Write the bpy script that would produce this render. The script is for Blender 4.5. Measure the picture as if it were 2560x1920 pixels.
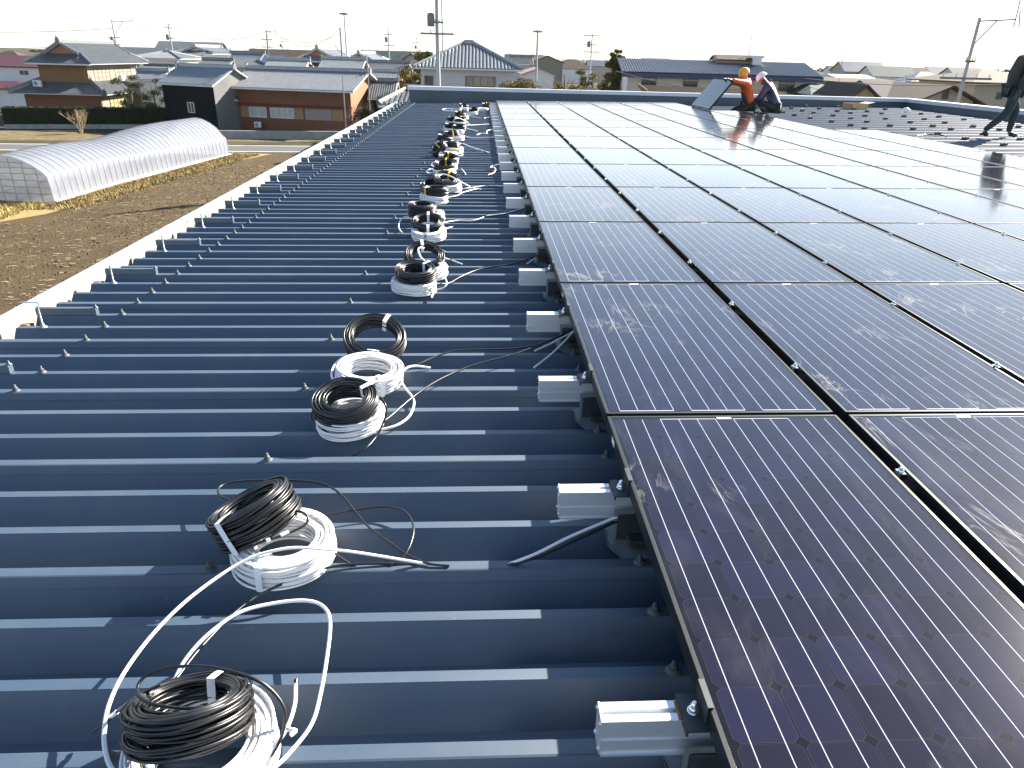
import bpy, bmesh, math, random
from math import sin, cos, pi, radians, sqrt, atan2
from mathutils import Vector, Matrix, noise

# ------------------------------------------------------------------ camera, sky, sun, exposure
S = bpy.context.scene
for o in list(bpy.data.objects): bpy.data.objects.remove(o)
FPX = 1792.026; CX, CY = 1280.0, 960.0          # focal length and centre in the photograph's pixels
def camrot(a, b, c):
    return Matrix.Rotation(a, 3, 'Z') @ Matrix.Rotation(b, 3, 'X') @ Matrix.Rotation(c, 3, 'Z')
TILT = radians(0.7)                             # the roof rises gently to the right
RM3 = Matrix(((cos(TILT), 0, -sin(TILT)), (0, 1, 0), (sin(TILT), 0, cos(TILT))))
CR = Vector((-.4311, -2.2030, 1.1287))          # camera in roof coordinates (z=0 is the top of the panels)
RR = camrot(-.0458, 1.1417, .0138)
OZ = 9.0 - (RM3 @ CR).z
RMAT = Matrix.Translation((0, 0, OZ)) @ RM3.to_4x4()
CW = RMAT @ CR; RW = RM3 @ RR
cd = bpy.data.cameras.new('camera'); cam = bpy.data.objects.new('camera', cd); S.collection.objects.link(cam)
cam.matrix_world = Matrix.Translation(CW) @ RW.to_4x4()
cd.sensor_width = 36; cd.lens = FPX / 2560 * 36; cd.clip_start = .05; cd.clip_end = 6000
S.camera = cam
S.render.resolution_x = 1024; S.render.resolution_y = 768

SUN = Vector((1.375, 1.12, 1.0)).normalized()
SEL = math.asin(SUN.z); SAZ = atan2(SUN.x, SUN.y)
W = bpy.data.worlds.new("World"); S.world = W; W.use_nodes = True
nt = W.node_tree; bg = nt.nodes['Background']
sky = nt.nodes.new('ShaderNodeTexSky'); sky.sky_type = 'NISHITA'; sky.sun_disc = False
sky.sun_elevation = SEL; sky.sun_rotation = SAZ; sky.air_density = 1.0; sky.dust_density = .25; sky.ozone_density = 1.0
# a pale veil mixed into the sky, strongest towards the horizon
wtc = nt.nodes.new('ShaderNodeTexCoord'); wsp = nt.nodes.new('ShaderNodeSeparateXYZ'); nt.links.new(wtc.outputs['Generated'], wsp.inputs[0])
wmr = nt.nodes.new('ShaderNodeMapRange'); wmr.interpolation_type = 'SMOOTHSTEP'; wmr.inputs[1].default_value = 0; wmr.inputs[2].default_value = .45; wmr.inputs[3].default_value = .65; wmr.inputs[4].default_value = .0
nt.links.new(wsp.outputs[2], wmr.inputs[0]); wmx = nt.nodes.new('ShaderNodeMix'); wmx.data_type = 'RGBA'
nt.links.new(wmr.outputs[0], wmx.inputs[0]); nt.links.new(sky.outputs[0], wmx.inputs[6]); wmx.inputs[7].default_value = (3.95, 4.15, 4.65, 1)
wcr = nt.nodes.new('ShaderNodeValToRGB'); nt.links.new(wsp.outputs[2], wcr.inputs[0])   # added brighter band above the view, put in to lift the panel reflections
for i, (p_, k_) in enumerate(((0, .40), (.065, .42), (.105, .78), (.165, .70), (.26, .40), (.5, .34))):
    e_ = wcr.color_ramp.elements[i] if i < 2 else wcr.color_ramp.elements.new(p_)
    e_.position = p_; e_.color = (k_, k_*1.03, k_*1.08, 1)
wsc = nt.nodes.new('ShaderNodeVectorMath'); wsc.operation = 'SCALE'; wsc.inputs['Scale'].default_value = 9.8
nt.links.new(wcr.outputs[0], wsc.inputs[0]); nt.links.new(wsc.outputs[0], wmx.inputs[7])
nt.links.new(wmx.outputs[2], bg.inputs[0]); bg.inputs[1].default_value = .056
sl = bpy.data.lights.new('sun', 'SUN'); sun = bpy.data.objects.new('sun', sl); S.collection.objects.link(sun)
sl.energy = 5.0; sl.angle = radians(.5); sl.color = (1, .93, .82)
sun.rotation_mode = 'QUATERNION'; sun.rotation_quaternion = SUN.to_track_quat('Z', 'Y'); sun.location = (0, 0, 40)
S.view_settings.view_transform = 'Standard'; S.view_settings.look = 'None'
S.view_settings.exposure = 2.2; S.view_settings.gamma = 1
S.render.engine = 'CYCLES'
S.cycles.max_bounces = 6

# ------------------------------------------------------------------ pixel helpers (photograph pixels -> points on real surfaces)
def _ray(R, x, y): return R @ Vector(((x - CX) / FPX, -(y - CY) / FPX, -1))
def un(x, y, z=0.):                             # on a plane of the roof, roof coordinates
    d = _ray(RR, x, y); return CR + d * ((z - CR.z) / d.z)
def g(x, y, z=0.):                              # on the ground, world coordinates
    d = _ray(RW, x, y); return CW + d * ((z - CW.z) / d.z)
def at(x, y, Y):
    d = _ray(RW, x, y); return CW + d * ((Y - CW.y) / d.y)

# ------------------------------------------------------------------ mesh builder
class MB:
    def __init__(s): s.v = []; s.f = []; s.sm = []
    def add(s, vs, fs, smooth=False):
        b = len(s.v); s.v += [tuple(v) for v in vs]
        for f in fs: s.f.append(tuple(b + i for i in f)); s.sm.append(smooth)
    def box(s, x0, y0, z0, x1, y1, z1, M=None, bev=0):
        x0, x1 = min(x0, x1), max(x0, x1); y0, y1 = min(y0, y1), max(y0, y1); z0, z1 = min(z0, z1), max(z0, z1)
        vs = [Vector(p) for p in ((x0,y0,z0),(x1,y0,z0),(x1,y1,z0),(x0,y1,z0),(x0,y0,z1),(x1,y0,z1),(x1,y1,z1),(x0,y1,z1))]
        fs = [(0,3,2,1),(4,5,6,7),(0,1,5,4),(1,2,6,5),(2,3,7,6),(3,0,4,7)]
        if bev:
            b = bmesh.new(); bv = [b.verts.new(v) for v in vs]
            for f in fs: b.faces.new([bv[i] for i in f])
            bmesh.ops.bevel(b, geom=b.edges[:], offset=bev, segments=1, affect='EDGES')
            b.verts.index_update(); vs = [v.co.copy() for v in b.verts]; fs = [[v.index for v in f.verts] for f in b.faces]; b.free()
        if M: vs = [M @ v for v in vs]
        s.add(vs, fs); return s
    def poly(s, pts): s.add(pts, [tuple(range(len(pts)))]); return s
    def prism(s, pts, d):                       # polygon pts swept by vector d
        n = len(pts); d = Vector(d); p = [Vector(q) for q in pts]
        s.add(p + [q + d for q in p], [tuple(range(n))[::-1], tuple(range(n, 2*n))] + [(i, (i+1) % n, n + (i+1) % n, n + i) for i in range(n)]); return s
    def tube(s, pts, r, n=6, cap=True, smooth=True):
        pts = [Vector(p) for p in pts]; N = len(pts)
        if N < 2: return s
        rs = r if isinstance(r, (list, tuple)) else [r] * N
        up = Vector((0, 0, 1)); vs = []; prev = None
        for i, p in enumerate(pts):
            t = (pts[min(i+1, N-1)] - pts[max(i-1, 0)])
            if t.length < 1e-9: t = Vector((0, 0, 1))
            t.normalize()
            if prev is None:
                a = t.cross(up) if abs(t.z) < .95 else t.cross(Vector((1, 0, 0)))
            else: a = prev - t * prev.dot(t)
            a.normalize(); prev = a; b = t.cross(a)
            for k in range(n):
                an = 2*pi*k/n; vs.append(p + (a*cos(an) + b*sin(an)) * rs[i])
        fs = [(i*n+k, i*n+(k+1) % n, (i+1)*n+(k+1) % n, (i+1)*n+k) for i in range(N-1) for k in range(n)]
        s.add(vs, fs, smooth)
        if cap: s.add(vs[:n], [tuple(range(n))[::-1]]); s.add(vs[-n:], [tuple(range(n))])
        return s
    def lathe(s, c, prof, n=12, M=None, smooth=True):   # prof: (r,z) list
        c = Vector(c); vs = []
        for r, z in prof:
            for k in range(n): vs.append(Vector((r*cos(2*pi*k/n), r*sin(2*pi*k/n), z)))
        vs = [(M @ v if M else v) + c for v in vs]
        m = len(prof)
        fs = [(i*n+k, i*n+(k+1) % n, (i+1)*n+(k+1) % n, (i+1)*n+k) for i in range(m-1) for k in range(n)]
        s.add(vs, fs, smooth); s.add(vs[:n], [tuple(range(n))[::-1]]); s.add(vs[-n:], [tuple(range(n))]); return s
    def mesh(s, name, mats):
        me = bpy.data.meshes.new(name); me.from_pydata(s.v, [], s.f)
        me.polygons.foreach_set('use_smooth', s.sm)
        for m in (mats if isinstance(mats, (list, tuple)) else [mats]): me.materials.append(m)
        me.update(); return me
    def build(s, name, mat, parent=None, loc=None):
        return link(name, s.mesh(name, mat), parent, loc)
def link(name, data, parent=None, loc=None):
    o = bpy.data.objects.new(name, data); S.collection.objects.link(o)
    if parent is not None: o.parent = parent
    if loc is not None: o.location = loc
    return o
ROOF = []                                       # things that stand on the tilted roof
def tag(o, label=None, cat=None, group=None, kind=None, roof=False):
    if label: o['label'] = label
    if cat: o['category'] = cat
    if group: o['group'] = group
    if kind: o['kind'] = kind
    if roof: ROOF.append(o)
    return o
def empty(name, loc=(0, 0, 0), rz=0):
    o = bpy.data.objects.new(name, None); S.collection.objects.link(o); o.location = loc; o.rotation_euler = (0, 0, rz)
    o.empty_display_size = .1; return o
KIDS = {}
def copy_tree(o, parent=None):
    c = o.copy(); S.collection.objects.link(c)
    if parent is not None: c.parent = parent
    for ch in [x for x in bpy.data.objects if x.parent == o]: copy_tree(ch, c)
    return c

# ------------------------------------------------------------------ materials
def srgb(r, g_, b):
    f = lambda c: (c/255/12.92 if c/255 <= .04045 else ((c/255+.055)/1.055)**2.4)
    return (f(r), f(g_), f(b))
MC = {}
def mat(name, col, rough=.6, metal=0., spec=.5, var=.12, vscale=3., bump=0., bscale=20., col2=None, wave=None, alpha=1., trans=0.):
    if name in MC: return MC[name]
    m = bpy.data.materials.new(name); m.use_nodes = True; n = m.node_tree; P = n.nodes['Principled BSDF']
    P.inputs['Roughness'].default_value = rough; P.inputs['Metallic'].default_value = metal
    P.inputs['Specular IOR Level'].default_value = spec
    tc = n.nodes.new('ShaderNodeTexCoord'); nz = n.nodes.new('ShaderNodeTexNoise'); nz.inputs['Scale'].default_value = vscale; nz.inputs['Detail'].default_value = 6
    n.links.new(tc.outputs['Object'], nz.inputs['Vector'])
    rp = n.nodes.new('ShaderNodeValToRGB'); rp.color_ramp.elements[0].position = .3; rp.color_ramp.elements[1].position = .7
    c2 = col2 if col2 else tuple(min(1, c*(1+var)) for c in col); c1 = col if col2 else tuple(c*(1-var) for c in col)
    rp.color_ramp.elements[0].color = (*c1, 1); rp.color_ramp.elements[1].color = (*c2, 1)
    n.links.new(nz.outputs['Fac'], rp.inputs[0]); n.links.new(rp.outputs[0], P.inputs['Base Color'])
    if bump or wave:
        bp = n.nodes.new('ShaderNodeBump'); bp.inputs['Distance'].default_value = .02
        if wave:                                # (axis, scale, strength): corrugation / boarding
            wv = n.nodes.new('ShaderNodeTexWave'); wv.bands_direction = wave[0]; wv.inputs['Scale'].default_value = wave[1]; wv.inputs['Distortion'].default_value = 0
            n.links.new(tc.outputs['Object'], wv.inputs['Vector']); n.links.new(wv.outputs['Fac'], bp.inputs['Height']); bp.inputs['Strength'].default_value = wave[2]
            if len(wave) > 3:
                mx = n.nodes.new('ShaderNodeMix'); mx.data_type = 'RGBA'; mx.blend_type = 'MULTIPLY'
                mr = n.nodes.new('ShaderNodeMapRange'); mr.inputs[3].default_value = 1-wave[3]; mr.inputs[4].default_value = 1
                n.links.new(wv.outputs['Fac'], mr.inputs[0]); mx.inputs[0].default_value = 1
                n.links.new(rp.outputs[0], mx.inputs[6]); n.links.new(mr.outputs[0], mx.inputs[7]); n.links.new(mx.outputs[2], P.inputs['Base Color'])
        else:
            n2 = n.nodes.new('ShaderNodeTexNoise'); n2.inputs['Scale'].default_value = bscale; n2.inputs['Detail'].default_value = 4
            n.links.new(tc.outputs['Object'], n2.inputs['Vector']); n.links.new(n2.outputs['Fac'], bp.inputs['Height']); bp.inputs['Strength'].default_value = bump
        n.links.new(bp.outputs[0], P.inputs['Normal'])
    if alpha < 1: P.inputs['Alpha'].default_value = alpha
    if trans: P.inputs['Transmission Weight'].default_value = trans
    MC[name] = m; return m

def roof_paint():
    m = bpy.data.materials.new('roof_paint'); m.use_nodes = True; n = m.node_tree; P = n.nodes['Principled BSDF']
    tc = n.nodes.new('ShaderNodeTexCoord'); mp = n.nodes.new('ShaderNodeMapping'); mp.inputs['Scale'].default_value = (.5, 4, 4)
    n.links.new(tc.outputs['Object'], mp.inputs[0])
    a = n.nodes.new('ShaderNodeTexNoise'); a.inputs['Scale'].default_value = 2; a.inputs['Detail'].default_value = 8; n.links.new(mp.outputs[0], a.inputs['Vector'])
    b = n.nodes.new('ShaderNodeTexNoise'); b.inputs['Scale'].default_value = 60; b.inputs['Detail'].default_value = 3; n.links.new(tc.outputs['Object'], b.inputs['Vector'])
    r = n.nodes.new('ShaderNodeValToRGB'); r.color_ramp.elements[0].position = .3; r.color_ramp.elements[1].position = .75
    r.color_ramp.elements[0].color = (.024, .047, .080, 1); r.color_ramp.elements[1].color = (.036, .064, .100, 1)
    n.links.new(a.outputs['Fac'], r.inputs[0])
    # sparse pale scuffs and dust specks
    q = n.nodes.new('ShaderNodeValToRGB'); q.color_ramp.elements[0].position = .70; q.color_ramp.elements[1].position = .80
    q.color_ramp.elements[0].color = (0, 0, 0, 1); q.color_ramp.elements[1].color = (.35, .35, .35, 1)
    n.links.new(b.outputs['Fac'], q.inputs[0])
    mx = n.nodes.new('ShaderNodeMix'); mx.data_type = 'RGBA'; n.links.new(q.outputs[0], mx.inputs[0]); n.links.new(r.outputs[0], mx.inputs[6]); mx.inputs[7].default_value = (.22, .22, .21, 1)
    # thin dusty film in drifts and run-off streaks across the sheet
    fm_ = n.nodes.new('ShaderNodeMapping'); fm_.inputs['Scale'].default_value = (.9, .35, .9); n.links.new(tc.outputs['Object'], fm_.inputs[0])
    fn = n.nodes.new('ShaderNodeTexNoise'); fn.inputs['Scale'].default_value = 1.6; fn.inputs['Detail'].default_value = 9; fn.inputs['Roughness'].default_value = .68; fn.inputs['Distortion'].default_value = .6; n.links.new(fm_.outputs[0], fn.inputs['Vector'])
    fr = n.nodes.new('ShaderNodeMapRange'); fr.inputs[1].default_value = .48; fr.inputs[2].default_value = .78; fr.inputs[4].default_value = .22; n.links.new(fn.outputs['Fac'], fr.inputs[0])
    mx2 = n.nodes.new('ShaderNodeMix'); mx2.data_type = 'RGBA'; n.links.new(fr.outputs[0], mx2.inputs[0]); n.links.new(mx.outputs[2], mx2.inputs[6]); mx2.inputs[7].default_value = (.16, .16, .15, 1)
    n.links.new(mx2.outputs[2], P.inputs['Base Color'])
    mr = n.nodes.new('ShaderNodeMapRange'); mr.inputs[3].default_value = .48; mr.inputs[4].default_value = .60; n.links.new(a.outputs['Fac'], mr.inputs[0]); n.links.new(mr.outputs[0], P.inputs['Roughness'])
    bp = n.nodes.new('ShaderNodeBump'); bp.inputs['Strength'].default_value = .12; bp.inputs['Distance'].default_value = .004
    c = n.nodes.new('ShaderNodeTexNoise'); c.inputs['Scale'].default_value = 3.5; n.links.new(tc.outputs['Object'], c.inputs['Vector']); n.links.new(c.outputs['Fac'], bp.inputs['Height']); n.links.new(bp.outputs[0], P.inputs['Normal'])
    P.inputs['Specular IOR Level'].default_value = 1.0
    return m

def cell_glass():
    """mono cells 6 x 12 with clipped corners, two busbars each, behind matt glass; coordinates are the panel's own metres"""
    m = bpy.data.materials.new('cell_glass'); m.use_nodes = True; n = m.node_tree; P = n.nodes['Principled BSDF']
    def N(t, **k):
        x = n.nodes.new(t)
        for a, b in k.items(): setattr(x, a, b)
        return x
    def M(op, a, b=None, c=None):
        x = N('ShaderNodeMath', operation=op)
        for i, v in enumerate((a, b, c)):
            if v is None: continue
            if isinstance(v, (int, float)): x.inputs[i].default_value = v
            else: n.links.new(v, x.inputs[i])
        return x.outputs[0]
    tc = N('ShaderNodeTexCoord'); sp = N('ShaderNodeSeparateXYZ'); n.links.new(tc.outputs['Object'], sp.inputs[0])
    X, Y = sp.outputs[0], sp.outputs[1]
    px = .1275; ox = .404 - 3*px; oy = .79 - 6*px
    u = M('DIVIDE', M('SUBTRACT', X, ox), px); v = M('DIVIDE', M('SUBTRACT', Y, oy), px)
    inx = M('MULTIPLY', M('GREATER_THAN', u, 0), M('LESS_THAN', u, 6)); iny = M('MULTIPLY', M('GREATER_THAN', v, 0), M('LESS_THAN', v, 12))
    inside = M('MULTIPLY', inx, iny)
    fu = M('ABSOLUTE', M('SUBTRACT', M('FRACT', u), .5)); fv = M('ABSOLUTE', M('SUBTRACT', M('FRACT', v), .5))
    cell = M('MULTIPLY', M('MULTIPLY', M('LESS_THAN', fu, .484), M('LESS_THAN', fv, .492)), M('LESS_THAN', M('ADD', fu, fv), .885))
    cell = M('MULTIPLY', cell, inside)
    edge = M('MULTIPLY', cell, M('MAXIMUM', M('MAXIMUM', M('GREATER_THAN', fu, .478), M('GREATER_THAN', fv, .487)), M('GREATER_THAN', M('ADD', fu, fv), .876)))
    bus = M('MULTIPLY', M('LESS_THAN', M('ABSOLUTE', M('SUBTRACT', fu, .25)), .0068), inx)
    bus = M('MULTIPLY', bus, M('MULTIPLY', M('GREATER_THAN', Y, .0245), M('LESS_THAN', Y, 1.5555)))
    # collecting ribbons at both ends
    w = M('DIVIDE', M('SUBTRACT', X, ox), px*2); fw = M('ABSOLUTE', M('SUBTRACT', M('FRACT', w), .5))
    near = M('MULTIPLY', M('MULTIPLY', M('LESS_THAN', M('ABSOLUTE', M('SUBTRACT', Y, .0225)), .0022), M('LESS_THAN', fw, .375)), inx)
    w2 = M('DIVIDE', M('SUBTRACT', X, ox+px), px*2); fw2 = M('ABSOLUTE', M('SUBTRACT', M('FRACT', w2), .5))
    inn = M('MULTIPLY', M('GREATER_THAN', u, 1), M('LESS_THAN', u, 5))
    far = M('MULTIPLY', M('MULTIPLY', M('LESS_THAN', M('ABSOLUTE', M('SUBTRACT', Y, 1.5575)), .0016), M('LESS_THAN', fw2, .375)), inn)
    bus = M('MAXIMUM', M('MAXIMUM', bus, near), far)
    fing = M('MULTIPLY', M('GREATER_THAN', M('SINE', M('MULTIPLY', Y, 2*pi/.0026)), .55), cell)
    oi = N('ShaderNodeObjectInfo')
    cmb = N('ShaderNodeCombineXYZ'); n.links.new(M('FLOOR', u), cmb.inputs[0]); n.links.new(M('FLOOR', v), cmb.inputs[1]); n.links.new(oi.outputs['Random'], cmb.inputs[2])
    wn = N('ShaderNodeTexWhiteNoise', noise_dimensions='3D'); n.links.new(cmb.outputs[0], wn.inputs['Vector'])
    def mix(f, a, b, bt='MIX'):
        x = N('ShaderNodeMix', data_type='RGBA', blend_type=bt)
        for i, q in ((0, f), (6, a), (7, b)):
            if isinstance(q, (int, float)): x.inputs[i].default_value = q
            elif isinstance(q, tuple): x.inputs[i].default_value = (*q, 1)
            else: n.links.new(q, x.inputs[i])
        return x.outputs[2]
    cc = mix(wn.outputs['Value'], (.006, .004, .010), (.009, .007, .022))
    cc = mix(M('MULTIPLY', fing, .035), cc, (.20, .19, .19))
    base = mix(cell, (.0045, .0035, .003), cc)
    base = mix(M('MULTIPLY', edge, .16), base, (.16, .15, .12))
    base = mix(bus, base, (.42, .44, .48))
    # dried dust streaks, different on each panel
    off = N('ShaderNodeVectorMath', operation='ADD'); n.links.new(tc.outputs['Object'], off.inputs[0])
    sc = N('ShaderNodeVectorMath', operation='SCALE'); cx = N('ShaderNodeCombineXYZ')
    n.links.new(oi.outputs['Random'], cx.inputs[0]); cx.inputs[1].default_value = .3; n.links.new(oi.outputs['Random'], cx.inputs[2])
    n.links.new(cx.outputs[0], sc.inputs[0]); sc.inputs['Scale'].default_value = 37; n.links.new(sc.outputs[0], off.inputs[1])
    mp = N('ShaderNodeMapping'); mp.inputs['Scale'].default_value = (3.2, 1.1, 1); mp.inputs['Rotation'].default_value = (0, 0, .25); n.links.new(off.outputs[0], mp.inputs[0])
    d1 = N('ShaderNodeTexNoise'); d1.inputs['Scale'].default_value = 1.4; d1.inputs['Detail'].default_value = 9; d1.inputs['Roughness'].default_value = .62; d1.inputs['Distortion'].default_value = 1.1
    n.links.new(mp.outputs[0], d1.inputs['Vector'])
    rdg = M('ABSOLUTE', M('SUBTRACT', d1.outputs['Fac'], .5))
    d2 = N('ShaderNodeTexNoise'); d2.inputs['Scale'].default_value = 2.1; d2.inputs['Detail'].default_value = 5; n.links.new(off.outputs[0], d2.inputs['Vector'])
    gate = N('ShaderNodeMapRange'); gate.inputs[1].default_value = .54; gate.inputs[2].default_value = .72; n.links.new(d2.outputs['Fac'], gate.inputs[0])
    line = N('ShaderNodeMapRange'); line.inputs[1].default_value = .022; line.inputs[2].default_value = 0; line.inputs[3].default_value = 0; line.inputs[4].default_value = 1; n.links.new(rdg, line.inputs[0])
    soft = N('ShaderNodeMapRange'); soft.inputs[1].default_value = .55; soft.inputs[2].default_value = .8; soft.inputs[4].default_value = .05; n.links.new(d1.outputs['Fac'], soft.inputs[0])
    dust = M('MINIMUM', M('ADD', M('MULTIPLY', M('MULTIPLY', line.outputs[0], gate.outputs[0]), .42), soft.outputs[0]), .6)
    base = mix(dust, base, (.42, .38, .32))
    n.links.new(base, P.inputs['Base Color'])
    n.links.new(M('ADD', M('MULTIPLY', dust, .2), .085), P.inputs['Roughness'])
    P.inputs['IOR'].default_value = 1.5; P.inputs['Specular IOR Level'].default_value = .5
    n.links.new(M('MULTIPLY', bus, .0), P.inputs['Metallic'])
    return m

M_ROOF = roof_paint(); M_CELL = cell_glass()
M_FRAME = mat('black_frame', (.016, .018, .020), .42, .25, .4, var=.1)
M_LABEL = mat('white_label', (.75, .76, .78), .5, var=.03)
M_ALU = mat('anodised_aluminium', (.70, .72, .74), .38, .55, var=.04, vscale=1, wave=('Z', 90, .05))
M_DARKCLAMP = mat('dark_clamp', (.05, .058, .06), .5, .4, var=.15, vscale=30)
M_ZINC = mat('galvanised_steel', (.26, .28, .29), .5, .5, var=.15, vscale=25)
M_STEEL = mat('stainless_bolt', (.75, .75, .76), .18, 1., var=.05)
M_RUST = mat('rust', (.35, .12, .03), .85, var=.3, vscale=60)
M_BLACKC = mat('black_cable', (.007, .007, .0075), .36, 0, .6, var=.15, vscale=8)
M_WHITEC = mat('white_cable', (.80, .79, .78), .36, 0, .5, var=.04, vscale=8)
M_TAPEW = mat('white_tape', (.78, .80, .84), .45, var=.05, vscale=20)
M_TAPEY = mat('yellow_tape', (.80, .52, .02), .45, var=.05)
M_CREAM = mat('cream_sheet', (.36, .32, .25), .5, var=.08, vscale=2)
M_CYAN = mat('pale_gutter', (.34, .45, .49), .4, var=.06, vscale=2)
M_COPING = mat('grey_coping', (.52, .56, .62), .35, .2, var=.06, vscale=2)
M_PARA = mat('parapet_sheet', (.060, .085, .110), .45, var=.15, vscale=1.5)

# ================================================================== OUR ROOF (roof coordinates, z=0 on top of the panels)
XE, XR, Y0, YE, ZT, ZV = -2.87, 13.0, -4.55, 21.6, -.2, -.288
bld = tag(empty('factory_building'), 'dark blue metal roofed building under the solar panels, with pale gutter and parapets', 'building', roof=True)
# sheet: folded plate, ribs every 0.2 m, lapped on every third rib
def rib_profile(c, lap):
    p = [(c-.085, ZV), (c-.0180, ZT-.002), (c-.0160, ZT), (c+.0160, ZT), (c+.0180, ZT-.002), (c+.085, ZV)]
    if lap:
        k = .0235; q = .067*k/.086
        p = [(c-.085, ZV), (c-.0180-q, ZT-.002-k), (c-.0215-q, ZT-.001-k), (c-.0215, ZT+.001), (c-.017, ZT+.003), (c+.017, ZT+.003), (c+.0215, ZT-.001), (c+.085, ZV)]
    return p
prof = []; ribs = []
k0 = int(round((Y0-.05)/.2)); k1 = int((YE-.05)/.2)
for k in range(k0, k1+1):
    c = .05+.2*k
    if c+.085 > YE: break
    ribs.append(c); prof += rib_profile(c, k % 3 == 0)
NX = 12; xs = [XE+(XR-XE)*i/NX for i in range(NX+1)]
s = MB(); n = len(prof)
vs = [(x, y, z) for x in xs for (y, z) in prof]
s.add(vs, [(i*n+j, (i+1)*n+j, (i+1)*n+j+1, i*n+j+1) for i in range(NX) for j in range(n-1)])
# short turned-down ends at the eave so each rib closes
s.build('roof_sheet', M_ROOF, bld)
# walls below
s = MB(); s.box(XE+.1, Y0, -8.35, XR+.25, YE+.25, -.34); s.build('wall', mat('warehouse_wall', (.55, .52, .46), .6, wave=('Y', 6, .4)), bld)
# rain gutter along the eave
s = MB()
pr = [(-3.09, -.235), (-3.09, -.46), (-2.80, -.46), (-2.80, -.335), (-2.815, -.335), (-2.815, -.445), (-3.03, -.445), (-3.03, -.235)]
s.prism([(x, Y0, z) for x, z in pr], (0, YE-Y0+.3, 0)); gut = s.build('gutter', M_CREAM, bld)
s = MB(); s.box(-3.10, Y0, -.235, -3.02, YE+.3, -.215, bev=.004); s.box(-3.10, Y0, -.46, -3.092, YE+.3, -.2352); s.build('gutter_rim', M_CYAN, gut)
s = MB()
for k in range(9):
    y = 1.9+2.35*k; s.box(-3.103, y, -.238, -3.017, y+.02, -.212)
s.build('rim_joint', M_ZINC, gut)
# parapets: level tops although the roof rises, so they get lower to the right
s = MB(); TT = math.tan(TILT)
ztop = lambda x: .225-TT*x
def slab(s, x0, x1, y0, y1, zb, d0, d1):
    s.add([(x0,y0,zb),(x1,y0,zb),(x1,y1,zb),(x0,y1,zb),(x0,y0,ztop(x0)+d0),(x1,y0,ztop(x1)+d0),(x1,y1,ztop(x1)+d0),(x0,y1,ztop(x0)+d0)] if zb is not None else
          [(x0,y0,ztop(x0)+d1),(x1,y0,ztop(x1)+d1),(x1,y1,ztop(x1)+d1),(x0,y1,ztop(x0)+d1),(x0,y0,ztop(x0)+d0),(x1,y0,ztop(x1)+d0),(x1,y1,ztop(x1)+d0),(x0,y1,ztop(x0)+d0)],
          [(0,3,2,1),(4,5,6,7),(0,1,5,4),(1,2,6,5),(2,3,7,6),(3,0,4,7)])
slab(s, -2.62, XR, YE, YE+.22, -.40, -.1, 0); par = s.build('parapet', M_PARA, bld)
s = MB()
for k in range(6): slab(s, -2.66+2.65*k+.004, -2.66+2.65*(k+1)-.004 if k < 5 else XR-.05, YE-.05, YE+.27, None, 0, -.102)
s.build('coping', M_COPING, par)
s = MB(); s.box(XR, Y0, -.40, XR+.2, YE+.22, ztop(XR)-.1); par2 = s.build('parapet', M_PARA, bld)
s = MB()
for k in range(10): s.box(XR-.05, YE+.27-2.66*(k+1)+.004, ztop(XR)-.102, XR+.25, YE+.27-2.66*k-.004, ztop(XR))
s.build('coping', M_COPING, par2)
s = MB(); s.prism([(x, YE-.001, z) for x, z in ((XE-.02, -.285), (XE-.02, -.20), (-2.62, -.20), (-2.62, -.285))], (0, .15, 0)); s.build('end_flashing', M_ROOF, bld)
# sealing cover plates, tall studs and yellow closure blocks along the eave, every fourth rib
cp = MB(); cp.box(-2.875, -.017, ZT+.0005, -2.55, .017, ZT+.040, bev=.002); cp.lathe((-2.555, 0, ZT+.04), [(.012, 0), (.012, .004), (.005, .006), (.004, .02)], 6); cpm = cp.mesh('cover_plate', M_ROOF)
rd = MB(); rd.lathe((0, 0, 0), [(.022, 0), (.020, .003), (.010, .006), (.010, .016), (.0055, .018), (.0055, .115)], 8); rdm = rd.mesh('tall_stud', M_ZINC)
cb = MB(); cb.box(-2.905, -.03, -.285, -2.868, .0, -.215); cb.box(-2.905, .012, -.285, -2.868, .036, -.225); cbm = cb.mesh('closure_block', mat('closure_foam', (.14, .08, .02), .9, var=.5, vscale=40))
k = -5
while .05+.8*k+.0 < YE-.6:
    y = .05+.8*k
    link('cover_plate', cpm, bld, (0, y, 0)); link('tall_stud', rdm, bld, (-2.74, y+.6, ZT)); link('closure_block', cbm, bld, (0, y+.7, 0)); k += 1
bt = MB(); bt.lathe((0, 0, 0), [(.020, 0), (.019, .002), (.012, .008), (.012, .010)], 10); bt.lathe((0, 0, .0102), [(.0095, 0), (.0095, .008), (.0055, .0085), (.0055, .019), (.003, .021)], 6); btm = bt.mesh('roof_bolt', mat('bolt_cap', (.07, .08, .085), .7, var=.2))
pts = [(-2.42, c) for c in ribs] + [(-1.2, c) for i, c in enumerate(ribs) if (i+k0) % 3 == 0] + [(.02+.9*j, c) for j in range(1) for i, c in enumerate(ribs) if c < 6]
pts.sort(key=lambda p: (p[0]+.43)**2+(p[1]+2.2)**2)
for x, y in pts[:99]: link('roof_bolt', btm, bld, (x, y, ZT+.0005 if True else 0))
s = MB()
for x, y in pts[99:]: s.lathe((x, y, ZT), [(.020, 0), (.012, .009)], 6); s.lathe((x, y, ZT+.0095), [(.0095, 0), (.0055, .02)], 5)
tag(s.build('roof_bolt', MC['bolt_cap'], bld), kind='stuff')

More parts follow.
